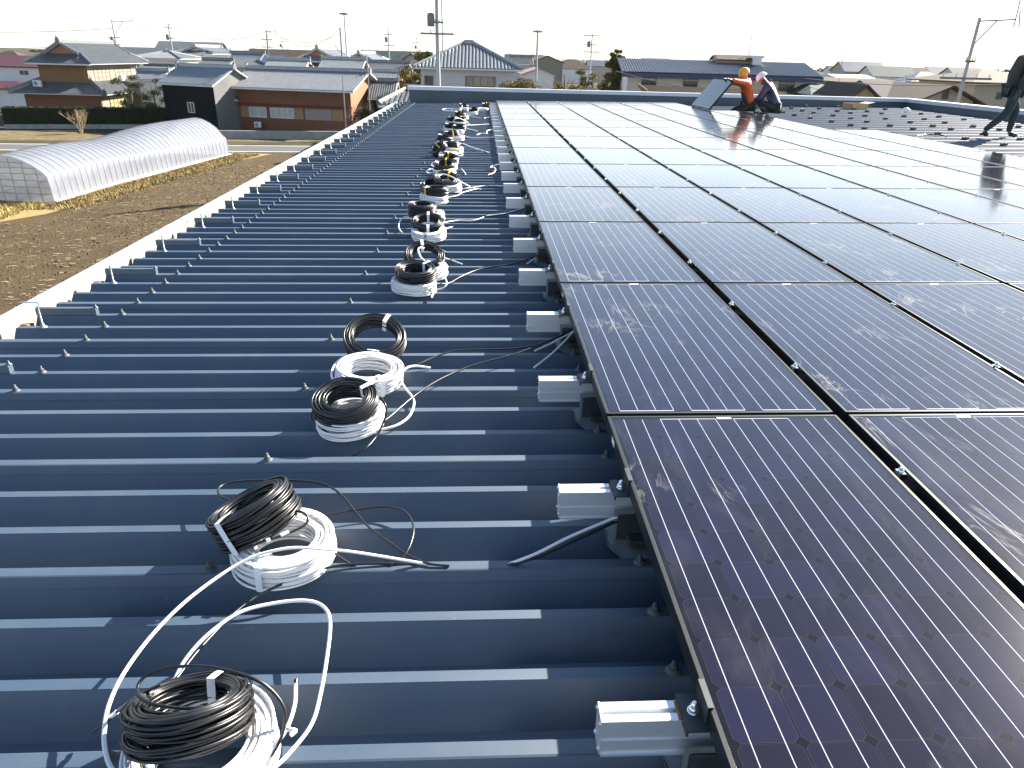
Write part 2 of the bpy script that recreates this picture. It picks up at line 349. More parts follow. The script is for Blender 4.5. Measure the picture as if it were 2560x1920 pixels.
# ------------------------------------------------------------------ solar panels
PW, PL, PITX, PITY, FH = .808, 1.580, .84, 1.6, .046
def panel_meshes():
    f = MB(); t = .011
    f.box(0, 0, -FH, t, PL, 0, bev=.0012); f.box(PW-t, 0, -FH, PW, PL, 0, bev=.0012)
    f.box(t, 0, -FH, PW-t, t, -.0003); f.box(t, PL-t, -FH, PW-t, PL, -.0003)
    f.box(t, t, -FH, t+.02, PL-t, -FH+.002); f.box(PW-t-.02, t, -FH, PW-t, PL-t, -FH+.002)
    gl = MB(); gl.box(t, t, -.006, PW-t, PL-t, -.0015)
    lb = MB(); lb.box(PW/2-.025, PL-t-.014, -.0013, PW/2+.025, PL-t-.002, -.0008)
    l2 = MB(); l2.box(-.0012, PL-.16, -.034, -.0002, PL-.115, -.014)
    jb = MB(); jb.box(PW/2-.06, PL-.2, -.03, PW/2+.06, PL-.1, -.0065)
    return [('frame', f.mesh('frame', M_FRAME)), ('cell_sheet', gl.mesh('cell_sheet', M_CELL)), ('maker_label', lb.mesh('maker_label', M_LABEL)), ('side_label', l2.mesh('side_label', M_LABEL)), ('junction_box', jb.mesh('junction_box', M_DARKCLAMP))]
PM = panel_meshes()
ORD = ['first', 'second', 'third', 'fourth', 'fifth', 'sixth', 'seventh', 'eighth', 'ninth', 'tenth', 'eleventh', 'twelfth', 'thirteenth', 'fourteenth', 'fifteenth', 'sixteenth', 'seventeenth', 'eighteenth', 'nineteenth', 'twentieth', 'twenty-first', 'twenty-second', 'twenty-third', 'twenty-fourth', 'twenty-fifth', 'twenty-sixth', 'twenty-seventh']
def ncol(r): return 8 if r <= 6 else 7 if r <= 9 else 6
pcnt = 0
for r in range(-1, 12):
    for c in range(ncol(r)):
        e = empty('solar_panel', (c*PITX+.012 if c else .0, r*PITY+.010, 0))
        if not c: e.location.x = 0.0
        look = 'dusty dark' if r <= 0 else 'dark grey glinting' if r <= 2 else 'sky reflecting'
        tag(e, f'{look} solar panel, {ORD[c]} from the left in the {ORD[r+1]} row from the camera', 'solar panel', 'solar panels of the array', roof=True)
        for nm, me in PM:
            if nm == 'side_label' and c: continue
            if nm == 'junction_box' and r > 2: continue
            link(nm, me, e)
# the panel being lowered into place
e = empty('solar_panel', (5.05, 16.02, .03)); e.rotation_euler = (0, -radians(52), 0)
tag(e, 'solar panel tilted up on its long edge, held by the worker in orange', 'solar panel', 'solar panels of the array', roof=True)
for nm, me in PM[:3]: link(nm, me, e)

# ------------------------------------------------------------------ rails, clamps, feet
def rail_mesh(L):
    s = MB(); w, h = .048, .092; z1 = -FH-.001; z0 = z1-h
    pr = [(0, 0), (0, -.038), (.003, -.040), (.003, -.050), (0, -.052), (0, -h+.008), (-.004, -h+.006), (-.004, -h), (w, -h), (w, 0), (w*.5+.006, 0), (w*.5+.006, -.009), (w*.5-.006, -.009), (w*.5-.006, 0)]
    P2 = [(0, y-w/2, z1+z) for y, z in pr]
    b = bmesh.new(); vs = [b.verts.new(p) for p in P2]; f = b.faces.new(vs)
    ex = bmesh.ops.extrude_face_region(b, geom=[f]); bmesh.ops.translate(b, vec=(L, 0, 0), verts=[v for v in ex['geom'] if isinstance(v, bmesh.types.BMVert)])
    bmesh.ops.triangulate(b, faces=[f for f in b.faces if len(f.verts) > 4]); bmesh.ops.recalc_face_normals(b, faces=b.faces[:])
    me = bpy.data.meshes.new('rail_body'); b.to_mesh(me); b.free(); me.materials.append(M_ALU); return me
cap = MB(); z1 = -FH-.001
cap.prism([(-.003, y, z) for y, z in ((-.025, z1+.001), (-.025, z1-.02), (-.022, z1-.04), (-.025, z1-.055), (-.026, z1-.088), (-.018, z1-.093), (.02, z1-.093), (.025, z1-.085), (.025, z1+.001))], (.004, 0, 0))
for y, z in ((-.02, z1-.008), (.019, z1-.008), (-.02, z1-.076), (.019, z1-.076)): cap.lathe((-.003, y, z), [(.0045, 0), (.0045, .003), (.002, .004)], 6, M=Matrix.Rotation(-pi/2, 3, 'Y'))
capm = cap.mesh('end_cap', M_ALU)
cl = MB(); cl.box(-.040, -.055, z1+.002, .0, .035, z1+.006); cl.box(-.044, -.055, z1-.008, -.040, .035, z1+.006); cl.box(-.004, -.040, z1+.006, -.001, .030, .0015); cl.box(-.004, -.040, .0015, .008, .030, .004); clm = cl.mesh('end_clamp', M_DARKCLAMP)
bo = MB(); bo.lathe((0, 0, 0), [(.0125, 0), (.0125, .003), (.010, .0035)], 12); bo.lathe((0, 0, .0036), [(.0098, 0), (.0098, .009), (.006, .0095), (.006, .019), (.004, .021)], 6); bom = bo.mesh('bolt', M_STEEL)
ru = MB(); ru.box(-.050, -.024, z1+.0003, -.0445, .022, z1+.0012); rum = ru.mesh('rust_stain', M_RUST)
ft = MB()                                        # angled foot plate clipped on the rib below each rail
ft.box(.02, -.05, z1-.15, .14, -.046, z1-.045); ft.box(.02, -.05, z1-.154, .14, .03, z1-.150)
ft.prism([(.0, -.085, ZT+.004), (.04, -.135, ZT-.012), (.16, -.135, ZT-.012), (.16, .02, ZT+.004), (.0, .02, ZT+.004)], (0, 0, .003)); ftm = ft.mesh('support_foot', M_ZINC)
ftd = MB(); ftd.box(.03, -.056, z1-.15, .13, -.0502, z1-.06, bev=.004); ftd.box(.06, -.10, ZT+.008, .13, -.057, ZT+.028, bev=.003); ftdm = ftd.mesh('foot_bracket', M_DARKCLAMP)
mid = MB(); mid.box(-.009, -.016, -.012, .009, .016, -.0004); mid.lathe((0, 0, -.0003), [(.0095, 0), (.0095, .008), (.0055, .0085), (.0055, .016)], 6); midm = mid.mesh('middle_clamp', M_STEEL)
RL = {}
NR = 26
for k in range(NR):
    y = -1.194+.805*k; row = int(math.floor(y/PITY)); nc = ncol(min(11, max(-1, row)))
    L = nc*PITX+.2+.17
    if nc not in RL: RL[nc] = rail_mesh(L)
    e = empty('mounting_rail', (-.2, y, 0))
    tag(e, f'silver aluminium rail end poking out under the panels, {ORD[k]} rail from the camera', 'rail', 'aluminium rails under the solar panels', roof=True)
    link('rail_body', RL[nc], e); link('end_cap', capm, e)
    link('end_clamp', clm, e, (.2, 0, 0)); link('bolt', bom, e, (.181, -.008, z1+.0062))
    if k < 3: link('rust_stain', rum, e, (.2, 0, 0))
    if k < 16: link('support_foot', ftm, e, (.14, 0, 0)); link('foot_bracket', ftdm, e, (.14, 0, 0))
    for c in range(1, nc): link('middle_clamp', midm, e, (.2+c*PITX-.006, 0, 0))

# loose support feet on the uncovered ribs at the back
bl = MB(); bl.box(-.055, -.03, 0, .055, .03, .045, bev=.004); blm = bl.mesh('bracket_body', M_DARKCLAMP)
bs = MB(); bs.lathe((0, 0, .0455), [(.010, 0), (.010, .008), (.006, .009), (.006, .03)], 6); bsm = bs.mesh('stud', M_STEEL)
BX = [7.8, 8.75, 9.7, 10.65, 11.7]
k = 0
for j in range(12):
    yy = ribs[0]+.2*round((10.72+.955*j-ribs[0])/.2)
    for i, x in enumerate(BX):
        if yy < 12.5 and x < 7.9: continue
        if yy < 11.3 and x > 9.6 and x < 10.0: continue
        e = empty('roof_bracket', (x+.06*sin(i*3+j*1.7), yy, ZT+.004))
        tag(e, f'dark bracket bolted on a bare rib, {ORD[i]} from left in {ORD[j]} line', 'bracket', 'brackets waiting on the bare roof', roof=True)
        link('bracket_body', blm, e); link('stud', bsm, e)
# wire scraps and a cardboard box by the far corner
def smooth(pts, n=8):
    P = [Vector(p) for p in pts]; P = [P[0]*2-P[1]] + P + [P[-1]*2-P[-2]]; out = []
    for i in range(1, len(P)-2):
        a, b, c, d = P[i-1:i+3]
        for k in range(n):
            t = k/n; out.append(.5*((2*b)+(c-a)*t+(2*a-5*b+4*c-d)*t*t+(3*b-a-3*c+d)*t**3))
    out.append(P[-2]); return out
s = MB(); s.box(-.30, -.2, 0, .30, .2, .015); s.box(-.3, -.2, .015, -.29, .2, .16); s.box(.29, -.2, .015, .3, .2, .14); s.box(-.3, .19, .015, .3, .2, .17)
s.box(-.3, -.2, .015, .3, -.19, .15)
e = s.build('cardboard_box', mat('cardboard', (.42, .27, .15), .85, var=.15)); e.location = (10.9, 20.6, ZT+.004); e.rotation_euler = (0, 0, .3); tag(e, 'open brown cardboard box on the roof near the far corner', 'box', roof=True)
fl = MB(); fl.add([(.30,-.2,.15),(.55,-.2,.19),(.55,.2,.19),(.30,.2,.15)], [(0,1,2,3)]); fl.build('flap', MC['cardboard'], e)
s = MB(); s.lathe((0, 0, .004), [(.0, 0), (.10, .0), (.13, .02), (.11, .09), (.05, .13), (.0, .14)], 9)
e = s.build('plastic_bag', mat('clear_plastic', (.75, .76, .78), .3, bump=.6, bscale=14, alpha=.6)); e.location = (11.65, 19.1, ZT); e.rotation_euler = (0, 0, .4); tag(e, 'crumpled clear plastic bag on the roof beside the right parapet', 'bag', roof=True)

# ------------------------------------------------------------------ cable coils
def coil_mesh(name, R, w, h, r, seed, M_, turns=None, seg=44, sides=6):
    rnd = random.Random(seed); nz_ = max(2, int(h/(2*r*.98))); nr_ = max(2, int(w/(2*r*.98)))
    slots = []
    for i in range(nz_):
        z = -h/2+r+(h-2*r)*i/(nz_-1)
        for sgn in (1, -1): slots.append((R+sgn*(w/2-r), z))
        slots.append((R+rnd.uniform(-.3, .3)*w, z))
    for j in range(1, nr_-1):
        x = R-w/2+r+(w-2*r)*j/(nr_-1); slots.append((x, h/2-r)); slots.append((x, -h/2+r))
    s = MB()
    for (rad, z) in slots:
        tx, ty = rnd.uniform(-.02, .02), rnd.uniform(-.02, .02); ox, oy = rnd.uniform(-.004, .004), rnd.uniform(-.004, .004)
        ph = rnd.uniform(0, 6.28); am = rnd.uniform(.0005, .004); st = rnd.uniform(0, 6.28); amz = rnd.uniform(.0005, .003)
        P = []
        for k in range(seg):
            a = st+2*pi*k/seg; rr = rad+am*sin(2*a+ph)
            P.append(Vector((ox+rr*cos(a), oy+rr*sin(a), z+rad*(tx*cos(a)+ty*sin(a))+amz*sin(3*a+ph))))
        P.append(P[0].copy()); P.append(P[1].copy()); s.tube(P, r, sides, cap=False)
    return s.mesh(name, M_)
def tape_mesh(R, w, h, a, M_, wid=.020):
    s = MB(); o = .0035; pr = [(R-w/2-o, -h/2-o), (R+w/2+o, -h/2-o), (R+w/2+o+.001, 0), (R+w/2+o, h/2+o), (R, h/2+o+.002), (R-w/2-o, h/2+o), (R-w/2-o-.001, 0)]
    vs = []
    for da in (-wid/2, wid/2):
        for x, z in pr: vs.append((x*cos(a)-da*sin(a), x*sin(a)+da*cos(a), z))
    n = len(pr); s.add(vs, [(i, (i+1) % n, n+(i+1) % n, n+i) for i in range(n)]); return s.mesh('tape', M_)
def ctube(pts, r=.004, n=6, wav=0.):
    s = MB(); s.tube(smooth(pts, 8), r, n); return s
COILS = {}
def coil(key, kind, loc, rot, R, w, h, label, group, tape=None, seed=1, lod=0):
    mk = (kind, round(R, 3), round(w, 3), round(h, 3), seed)
    if mk not in COILS:
        COILS[mk] = coil_mesh('winding', R, w, h, .0037 if not lod else .0050, seed, M_BLACKC if kind == 'b' else M_WHITEC, seg=44 if not lod else 26, sides=6 if not lod else 5)
    e = empty('cable_coil', loc); e.rotation_euler = rot
    tag(e, label, 'cable coil', group, roof=True); link('winding', COILS[mk], e)
    for (a, mm) in (tape or []): link('tape', tape_mesh(R, w, h, a, mm), e)
    return e
GB, GW = 'black cable coils in the row', 'white cable coils in the row'
def tail(parent, pts, kind, r=.0042, name='loose_end'):
    """pts: (px, py, z) points traced on the roof"""
    P = [un(x, y, z) for x, y, z in pts]; s = MB(); s.tube(smooth(P, 8), r, 6)
    o = s.build(name, M_BLACKC if kind == 'b' else M_WHITEC)
    if parent is not None:
        o.parent = parent; ME = (Matrix.Translation(parent.location) @ parent.rotation_euler.to_matrix().to_4x4()).inverted(); o.data.transform(ME)
    return o
cA = lambda x, y, z: (200+x/3.16, 1400+y/3.16, z)
cB = lambda x, y, z: (400+x/2.765, 1150+y/2.765, z)
cC = lambda x, y, z: (700+x/4.148, 780+y/4.148, z)
cD = lambda x, y, z: (900+x/3.687, 480+y/3.687, z)
cE = lambda x, y, z: (1000+x/5.53, 240+y/5.53, z)
ov = lambda x, y, z: (x*1.1573, y*1.1573, z)
# pair nearest the camera
b1 = coil('b1', 'b', (-1.022, -1.145, -.082), (-.44, -.08, 0), .098, .044, .078, 'black cable coil nearest the camera, lying on a white coil', GB, [(1.35, M_TAPEW)], 11)
w1 = coil('w1', 'w', (-1.00, -1.17, -.157), (0, .02, 0), .118, .055, .075, 'white cable coil nearest the camera, beneath a black coil', GW, None, 12)
tail(w1, [ov(965,1236,-.27), ov(945,1224,-.21), ov(860,1208,-.17), ov(760,1192,-.11), ov(700,1187,-.085), ov(640,1183,-.075), ov(590,1190,-.075), ov(540,1206,-.085), ov(480,1240,-.10), ov(400,1300,-.11), ov(330,1370,-.12), ov(270,1450,-.12), ov(236,1520,-.13), ov(225,1580,-.14), ov(228,1625,-.15), ov(243,1662,-.16), ov(290,1710,-.17), ov(380,1745,-.17), ov(480,1750,-.17)], 'w', .0046)
tail(w1, [ov(375,1472,-.16), ov(400,1425,-.14), ov(450,1370,-.12), ov(520,1322,-.11), ov(600,1302,-.12), ov(665,1298,-.12), ov(700,1312,-.12), ov(713,1345,-.12), ov(706,1420,-.13), ov(692,1500,-.14), ov(675,1560,-.15), ov(640,1610,-.16), ov(585,1665,-.165), ov(500,1715,-.17)], 'w', .0046)
te = tail(w1, [ov(639,1476,-.13), ov(637,1520,-.135), ov(622,1568,-.14), ov(596,1610,-.15), ov(565,1650,-.16), ov(530,1690,-.17)], 'w', .0042)
tail(w1, [ov(640,1468,-.128), ov(639,1477,-.13)], 'b', .0048, 'cable_tip')
tail(w1, [cA(1640,1330,-.13), cA(1675,1345,-.125), cA(1700,1350,-.12), cA(1665,1385,-.12)], 'w', .005, 'tape_stub')
tail(b1, [cA(450,1020,-.035), cA(475,960,-.03), cA(540,905,-.025), cA(700,852,-.02), cA(930,838,-.02), cA(1150,868,-.025), cA(1400,950,-.04), cA(1555,1075,-.07), cA(1620,1220,-.10), cA(1590,1400,-.14), cA(1500,1560,-.16), cA(1400,1660,-.17)], 'b', .0038)
tail(b1, [cA(450,1020,-.035), cA(475,1085,-.03), cA(580,1140,-.028), cA(780,1170,-.028), cA(1000,1165,-.03), cA(1200,1130,-.034), cA(1340,1060,-.04)], 'b', .0038)
tail(b1, [cA(640,985,-.05), cA(500,1050,-.07), cA(380,1135,-.10), cA(290,1200,-.13), cA(210,1280,-.15), cA(100,1362,-.17)], 'b', .0038)
tail(b1, [cA(222,1256,-.147), cA(293,1200,-.128)], 'w', .0050, 'end_tape')
tail(b1, [ov(372,1478,-.15), ov(440,1392,-.16), ov(530,1305,-.17), ov(620,1257,-.178), ov(700,1228,-.185), ov(760,1219,-.188), ov(860,1218,-.195), ov(915,1224,-.21), ov(940,1240,-.28)], 'b', .0038)
# second pair
b2 = coil('b2', 'b', (-1.085, -.46, -.075), (-.22, -.42, .15), .102, .046, .095, 'black cable coil tipped up on the second white coil, tied with torn white tape', GB, [(-2.0, M_TAPEW)], 13)
w2 = coil('w2', 'w', (-1.00, -.505, -.158), (.0, .03, 0), .115, .058, .075, 'white cable coil with a black coil tipped on top of it, second from the camera', GW, [(-1.8, M_TAPEW)], 14)
tail(b2, [cB(560,300,-.13), cB(440,262,-.13), cB(400,215,-.135), cB(430,175,-.14), cB(520,150,-.14), cB(700,140,-.14), cB(950,143,-.14), cB(1100,160,-.145), cB(1200,200,-.15), cB(1280,270,-.155), cB(1350,360,-.16), cB(1450,470,-.17), cB(1600,580,-.18), cB(1700,650,-.185), cB(1850,715,-.19), cB(2000,732,-.193)], 'b', .0036)
tail(b2, [cB(860,400,-.12), cB(1030,390,-.15), cB(1200,370,-.16), cB(1350,345,-.165), cB(1550,322,-.165), cB(1680,350,-.165), cB(1740,420,-.17), cB(1752,500,-.17), cB(1720,610,-.18), cB(1660,690,-.19), cB(1590,730,-.195)], 'b', .0036)
tail(b2, [cB(1120,560,-.15), cB(1200,640,-.17), cB(1300,710,-.19), cB(1360,740,-.20)], 'b', .0036)
tail(b2, [cB(905,350,-.05), cB(980,360,-.05), cB(1022,400,-.06), cB(1000,450,-.07), cB(880,510,-.075), cB(740,555,-.08), cB(660,585,-.085)], 'b', .0036)
for a, b in (((835,520),(890,495)), ((735,558),(760,548))): tail(b2, [cB(*a, -.072), cB(*b, -.070)], 'w', .0050, 'end_tape')
# group of three coils with a fourth beneath
b3 = coil('b3', 'b', (-.93, .96, -.085), (.46, .05, .2), .122, .045, .060, 'black cable coil leaning upright behind a flat white coil, tied with white tape', GB, [(1.05, M_TAPEW)], 15)
w3 = coil('w3', 'w', (-.925, .70, -.145), (.10, .08, .2), .120, .050, .070, 'white cable coil lying flat between two black coils', GW, [(-1.25, M_TAPEW)], 16)
b4 = coil('b4', 'b', (-.955, .30, -.095), (.24, -.06, .1), .100, .050, .070, 'black cable coil in front of the flat white coil, open white windings showing inside', GB, [(.55, M_TAPEW)], 17)
w4 = coil('w4', 'w', (-.945, .31, -.162), (.0, -.05, 0), .110, .045, .070, 'white cable coil under the black coil, its rim showing at the right', GW, None, 18)
tail(w3, [cC(850,395,-.16), cC(940,395,-.165), cC(1040,412,-.185)], 'w')
tail(w3, [cC(690,450,-.14), cC(600,510,-.14), cC(548,580,-.15), cC(535,650,-.16), cC(560,725,-.165)], 'w', .005)
tail(w4, [cC(1560,580,-.19), cC(1400,560,-.175), cC(1300,590,-.165), cC(1250,670,-.165), cC(1290,780,-.17), cC(1370,880,-.175), cC(1388,960,-.18), cC(1340,1080,-.18), cC(1220,1170,-.18), cC(1050,1220,-.185), cC(900,1230,-.185)], 'w', .0052)
tail(b4, [cC(1040,880,-.07), cC(1090,960,-.08), cC(1100,1050,-.11), cC(1060,1170,-.15), cC(1000,1290,-.18), cC(880,1420,-.19), cC(730,1505,-.22)], 'b')
tail(b4, [cC(390,970,-.13), cC(330,1050,-.15), cC(340,1140,-.17), cC(420,1220,-.18), cC(560,1245,-.185), cC(750,1240,-.185), cC(900,1190,-.18), cC(1080,1130,-.17), cC(1350,905,-.17), cC(1600,730,-.16), cC(1850,610,-.16), cC(2074,530,-.155), ov(1120,762,-.15), ov(1235,715,-.12)], 'b')
tail(b3, [cC(1300,570,-.19), cC(1420,545,-.185), cC(1620,460,-.18), cC(1800,405,-.175), cC(2000,390,-.175), ov(1120,752,-.17), ov(1180,738,-.15), ov(1242,712,-.12)], 'b')
# fourth and fifth stacks
b5 = coil('b5', 'b', (-.835, 2.11, -.095), (.13, .0, 0), .102, .050, .075, 'black cable coil on a white coil, with a white arc of cable rising behind it', GB, [(.9, M_TAPEW)], 19)
w5 = coil('w5', 'w', (-.85, 2.10, -.163), (.0, .04, 0), .112, .050, .068, 'white cable coil whose short end points at the camera, under a black coil', GW, None, 20)
b6 = coil('b6', 'b', (-.815, 2.55, -.105), (.5, .05, .1), .110, .045, .060, 'black cable coil tilted up behind the white coil with raised arc', GB, [(1.7, M_TAPEW)], 21)
w6 = coil('w6', 'w', (-.795, 2.42, -.160), (.05, .0, 0), .115, .050, .070, 'white cable coil half hidden behind the black coil with white arc', GW, None, 22)
tail(w6, [cD(590,520,-.03), cD(555,512,-.02), cD(535,535,-.03), cD(560,600,-.05), cD(620,665,-.09)], 'w', .006)
tail(w5, [cD(700,740,-.11), cD(780,790,-.13), cD(797,850,-.15), cD(750,890,-.17), cD(650,905,-.18), cD(500,895,-.18), cD(380,870,-.18)], 'w', .005)
tail(w5, [cD(695,850,-.15), cD(690,900,-.16), cD(657,975,-.17)], 'w', .0065)
tail(w5, [cD(658,970,-.17), cD(654,985,-.172)], 'b', .007, 'cable_tip')
tail(w6, [cD(770,605,-.16), cD(850,630,-.18), cD(942,665,-.19)], 'w')
tail(b6, [cD(680,525,-.04), cD(760,540,-.05), cD(820,580,-.09), cD(850,660,-.19)], 'b')
tail(b5, [cD(700,845,-.15), cD(820,840,-.17), cD(950,770,-.18), cD(1120,708,-.18), cD(1400,662,-.175), cD(1600,600,-.16), cD(1725,552,-.12)], 'b', .005)
b7 = coil('b7', 'b', (-.86, 3.60, -.105), (.28, .03, 0), .108, .045, .065, 'black cable coil crossed by a pale tape strip, low behind a bright white coil', GB, [(-1.5, M_TAPEW), (1.6, M_TAPEW)], 23)
w7 = coil('w7', 'w', (-.848, 3.50, -.160), (.12, .0, 0), .112, .050, .068, 'bright white cable coil with grey tie at its front, fourth white one beside the bolts', GW, [(-1.7, M_ZINC)], 24)
b8 = coil('b8', 'b', (-.945, 4.12, -.090), (.05, .05, 0), .102, .050, .095, 'tall black cable coil standing askew on a white coil, just behind the grey tied coil', GB, None, 25)
w8 = coil('w8', 'w', (-.89, 4.16, -.163), (.0, -.08, 0), .112, .050, .068, 'white cable coil under the tall askew black coil', GW, None, 26)
tail(w7, [cD(520,285,-.15), cD(430,228,-.15), cD(375,258,-.16), cD(357,325,-.17), cD(400,380,-.18), cD(490,386,-.18)], 'w', .0052)
tail(w7, [cD(770,342,-.15), cD(852,320,-.15)], 'w', .0052)
tail(w8, [cD(750,285,-.17), cD(900,262,-.18), cD(1050,260,-.18), cD(1180,220,-.17), cD(1350,195,-.15), cD(1575,128,-.12)], 'w', .0055)
tail(b8, [cD(760,215,-.17), cD(950,235,-.18), cD(1150,226,-.17), cD(1350,201,-.155), cD(1575,134,-.125)], 'b', .0055)
# the farther stacks: (black x,y | white x,y | black tilt | tape)
FAR = [((-.88, 5.08), (-.90, 5.06), (.02, 0), 'y', 'with yellow tape on its left side'), ((-.80, 5.75), (-.78, 5.70), (-.45, .2), 'y', 'leaning, with yellow tape and a white arc over it'),
       ((-.96, 5.74), None, (-.2, -.2), None, 'small gap left of a yellow taped coil'), ((-.87, 6.88), (-.872, 6.80), (-.3, 0), 'y', 'low, tied by yellow tape in its middle'),
       ((-.85, 7.48), (-.875, 7.40), (-.3, .1), 'y', 'with yellow tape at its top and stray turns on its right'), ((-1.03, 8.60), (-.90, 8.50), (-.3, -.8), 'y', 'tipped on its side at the left of the row, yellow taped'),
       ((-.88, 9.18), (-.83, 9.12), (0, 0), None, 'wide, standing on a yellow taped white coil'), ((-1.01, 10.05), (-1.01, 9.98), (-.1, .2), None, 'at the left of the row on a slanting white coil'),
       ((-.93, 10.9), (-.85, 10.75), (-.1, .1), 'y', 'with yellow tape upright on its left'), ((-.83, 12.0), (-.88, 11.95), (-.1, .1), None, 'glossy, with pale tag in the middle'),
       ((-.99, 12.3), (-1.0, 12.25), (-.1, 0), None, 'small looking, at the left behind the glossy one'), ((-.86, 13.75), (-.88, 13.7), (-.2, .1), 'y', 'under a white cable arc near the far end'),
       ((-1.02, 13.95), (-1.03, 13.9), (0, 0), None, 'at the left edge near the far end'), ((-.90, 15.4), (-.84, 15.25), (-.2, .1), 'y', 'beneath a white arc, third from the parapet'),
       ((-.60, 16.85), (-.64, 16.75), (-.2, 0), None, 'standing to the right of the row near the parapet'), ((-.88, 18.35), (-.88, 18.2), (-.2, 0), None, 'second from the parapet with a white loop left of it'),
       ((-.27, 18.5), (-.36, 18.0), (-.3, .2), 'y', 'nearest the parapet, beside the rail ends')]
FARW = ['spilling out beneath the left yellow taped black coil', 'under the leaning black coil with the white arc', None, 'with a yellow tie on its front', 'with a white loop sticking out at its left', 'lying bright in front of the tipped black coil',
        'with a yellow patch at its right side', 'slanting at the left of the row', 'stretching right under the upright taped coil', 'wide and pointed right, under the glossy black coil', 'small white edge behind the glossy black coil',
        'near the far end under a curling white cable', 'at the left edge near the far end', 'third from the parapet', 'standing right of the row near the parapet', 'second from the parapet with a long loop', 'nearest the parapet, tipped beside the rail ends']
fc = []
for i, (pb, pw_, (ta, tb), tp, lb) in enumerate(FAR):
    fb = coil('fb', 'b', (pb[0], pb[1], -.098 if pw_ else -.15), (-ta, tb, i*1.3 if abs(ta)+abs(tb) < .3 else 0), .106, .050, .080, 'black cable coil ' + lb, GB, [((1.45 if i % 2 else 1.7) if abs(ta)+abs(tb) >= .3 else (-1.5-i*1.3+(-.9 if i == 0 else .15)), M_TAPEY)] if tp else None, 31+i % 3, lod=1)
    fw = None
    if pw_: fw = coil('fw', 'w', (pw_[0], pw_[1], -.163), (.03*sin(i), .10*cos(i*2.1), i*.9), .114, .052, .070, 'white cable coil ' + FARW[i], GW, [(-1.5-i*.9, M_TAPEY)] if i in (3, 6) else None, 41+i % 3, lod=1)
    fc.append((fb, fw))
tail(fc[1][1], [cE(510,1195,-.12), cE(520,1120,-.05), cE(600,1083,-.03), cE(700,1110,-.04), cE(830,1180,-.09), cE(968,1252,-.17)], 'w', .006)
tail(fc[1][1], [cE(680,1292,-.17), cE(950,1272,-.18), cE(1200,1240,-.18), cE(1430,1243,-.17)], 'w', .006)
tail(fc[0][1], [cE(660,1400,-.18), cE(800,1375,-.18), cE(850,1340,-.18), cE(1050,1285,-.18), cE(1120,1290,-.19)], 'w', .0055)
tail(fc[0][0], [cE(670,1340,-.17), cE(860,1335,-.18), cE(1040,1285,-.18)], 'b', .005)
tail(fc[3][1], [cE(850,1010,-.17), cE(885,1045,-.18), cE(912,1092,-.19)], 'w', .006)
tail(fc[3][1], [cE(490,1030,-.15), cE(430,1010,-.15), cE(372,1035,-.15), cE(385,1065,-.16), cE(460,1060,-.17)], 'w', .008)
tail(fc[4][1], [cE(500,930,-.15), cE(450,930,-.15), cE(440,960,-.15), cE(480,980,-.16)], 'w', .008)
tail(fc[5][1], [cE(650,830,-.17), cE(830,828,-.17), cE(866,805,-.17), cE(790,790,-.16)], 'w', .008)
tail(fc[6][1], [cE(860,810,-.18), cE(822,760,-.16), cE(815,690,-.15), cE(850,655,-.14), cE(1000,710,-.16), cE(1130,750,-.18), cE(1240,786,-.19)], 'w', .007)
tail(fc[8][1], [cE(820,520,-.16), cE(950,570,-.18), cE(1100,577,-.18), cE(1310,570,-.17)], 'w', .007)
tail(fc[9][1], [cE(890,440,-.16), cE(980,462,-.18), cE(1075,487,-.19)], 'w', .008)
tail(fc[11][1], [cE(740,345,-.1), cE(755,318,-.05), cE(800,305,-.04), cE(870,330,-.08), cE(935,365,-.14), cE(962,402,-.19)], 'w', .008)
tail(fc[11][1], [cE(870,405,-.17), cE(1050,400,-.18), cE(1230,390,-.18)], 'w', .010)
tail(fc[13][1], [cE(780,240,-.1), cE(800,205,-.04), cE(880,225,-.1), cE(1000,280,-.17), cE(1110,302,-.19)], 'w', .009)
tail(fc[15][1], [cE(860,130,-.05), cE(845,180,-.12), cE(780,205,-.16), cE(640,205,-.18), cE(585,188,-.18), cE(650,176,-.18), cE(800,185,-.17)], 'w', .010)
# loose cables that come out from under the panels
def cable(pts, kind, label, r=.0045):
    o = tail(None, pts, kind, r, 'cable'); tag(o, label, 'cable', 'loose cables by the rails', roof=True)
    return o
cable([cE(1220,1092,-.19), cE(1290,1065,-.18), cE(1320,1020,-.17), cE(1300,990,-.17), cE(1250,990,-.17), cE(1290,965,-.16), cE(1400,935,-.12)], 'w', 'short white cable curling out like a hook beside a far rail end', .008)
cable([cE(1060,537,-.19), cE(1120,518,-.18), cE(1200,515,-.17), cE(1200,485,-.17), cE(1260,466,-.16), cE(1300,455,-.13)], 'w', 'zigzag white cable lying on the ribs between coils and far rails', .009)
cable([cE(1165,308,-.19), cE(1200,297,-.18), cE(1240,295,-.16)], 'w', 'tiny white cable scrap near the far end of the rail row', .010)
cable([ov(1060,1238,-.27), ov(1102,1218,-.198), ov(1160,1195,-.17), ov(1230,1160,-.15), ov(1300,1130,-.13), ov(1345,1112,-.115), ov(1392,1098,-.10)], 'w', 'white cable sloping out from under the panels below the second rail', .0046)
cable([ov(1050,1242,-.27), ov(1092,1223,-.204), ov(1160,1203,-.18), ov(1230,1172,-.165), ov(1300,1140,-.145), ov(1345,1120,-.13), ov(1398,1100,-.11)], 'b', 'black cable running right beneath the sloping white one by the second rail', .0050)
cable([ov(1188,1128,-.188), ov(1240,1121,-.17), ov(1290,1115,-.15), ov(1335,1104,-.12), ov(1385,1092,-.10)], 'w', 'short white cable just under the front of the second rail', .0042)
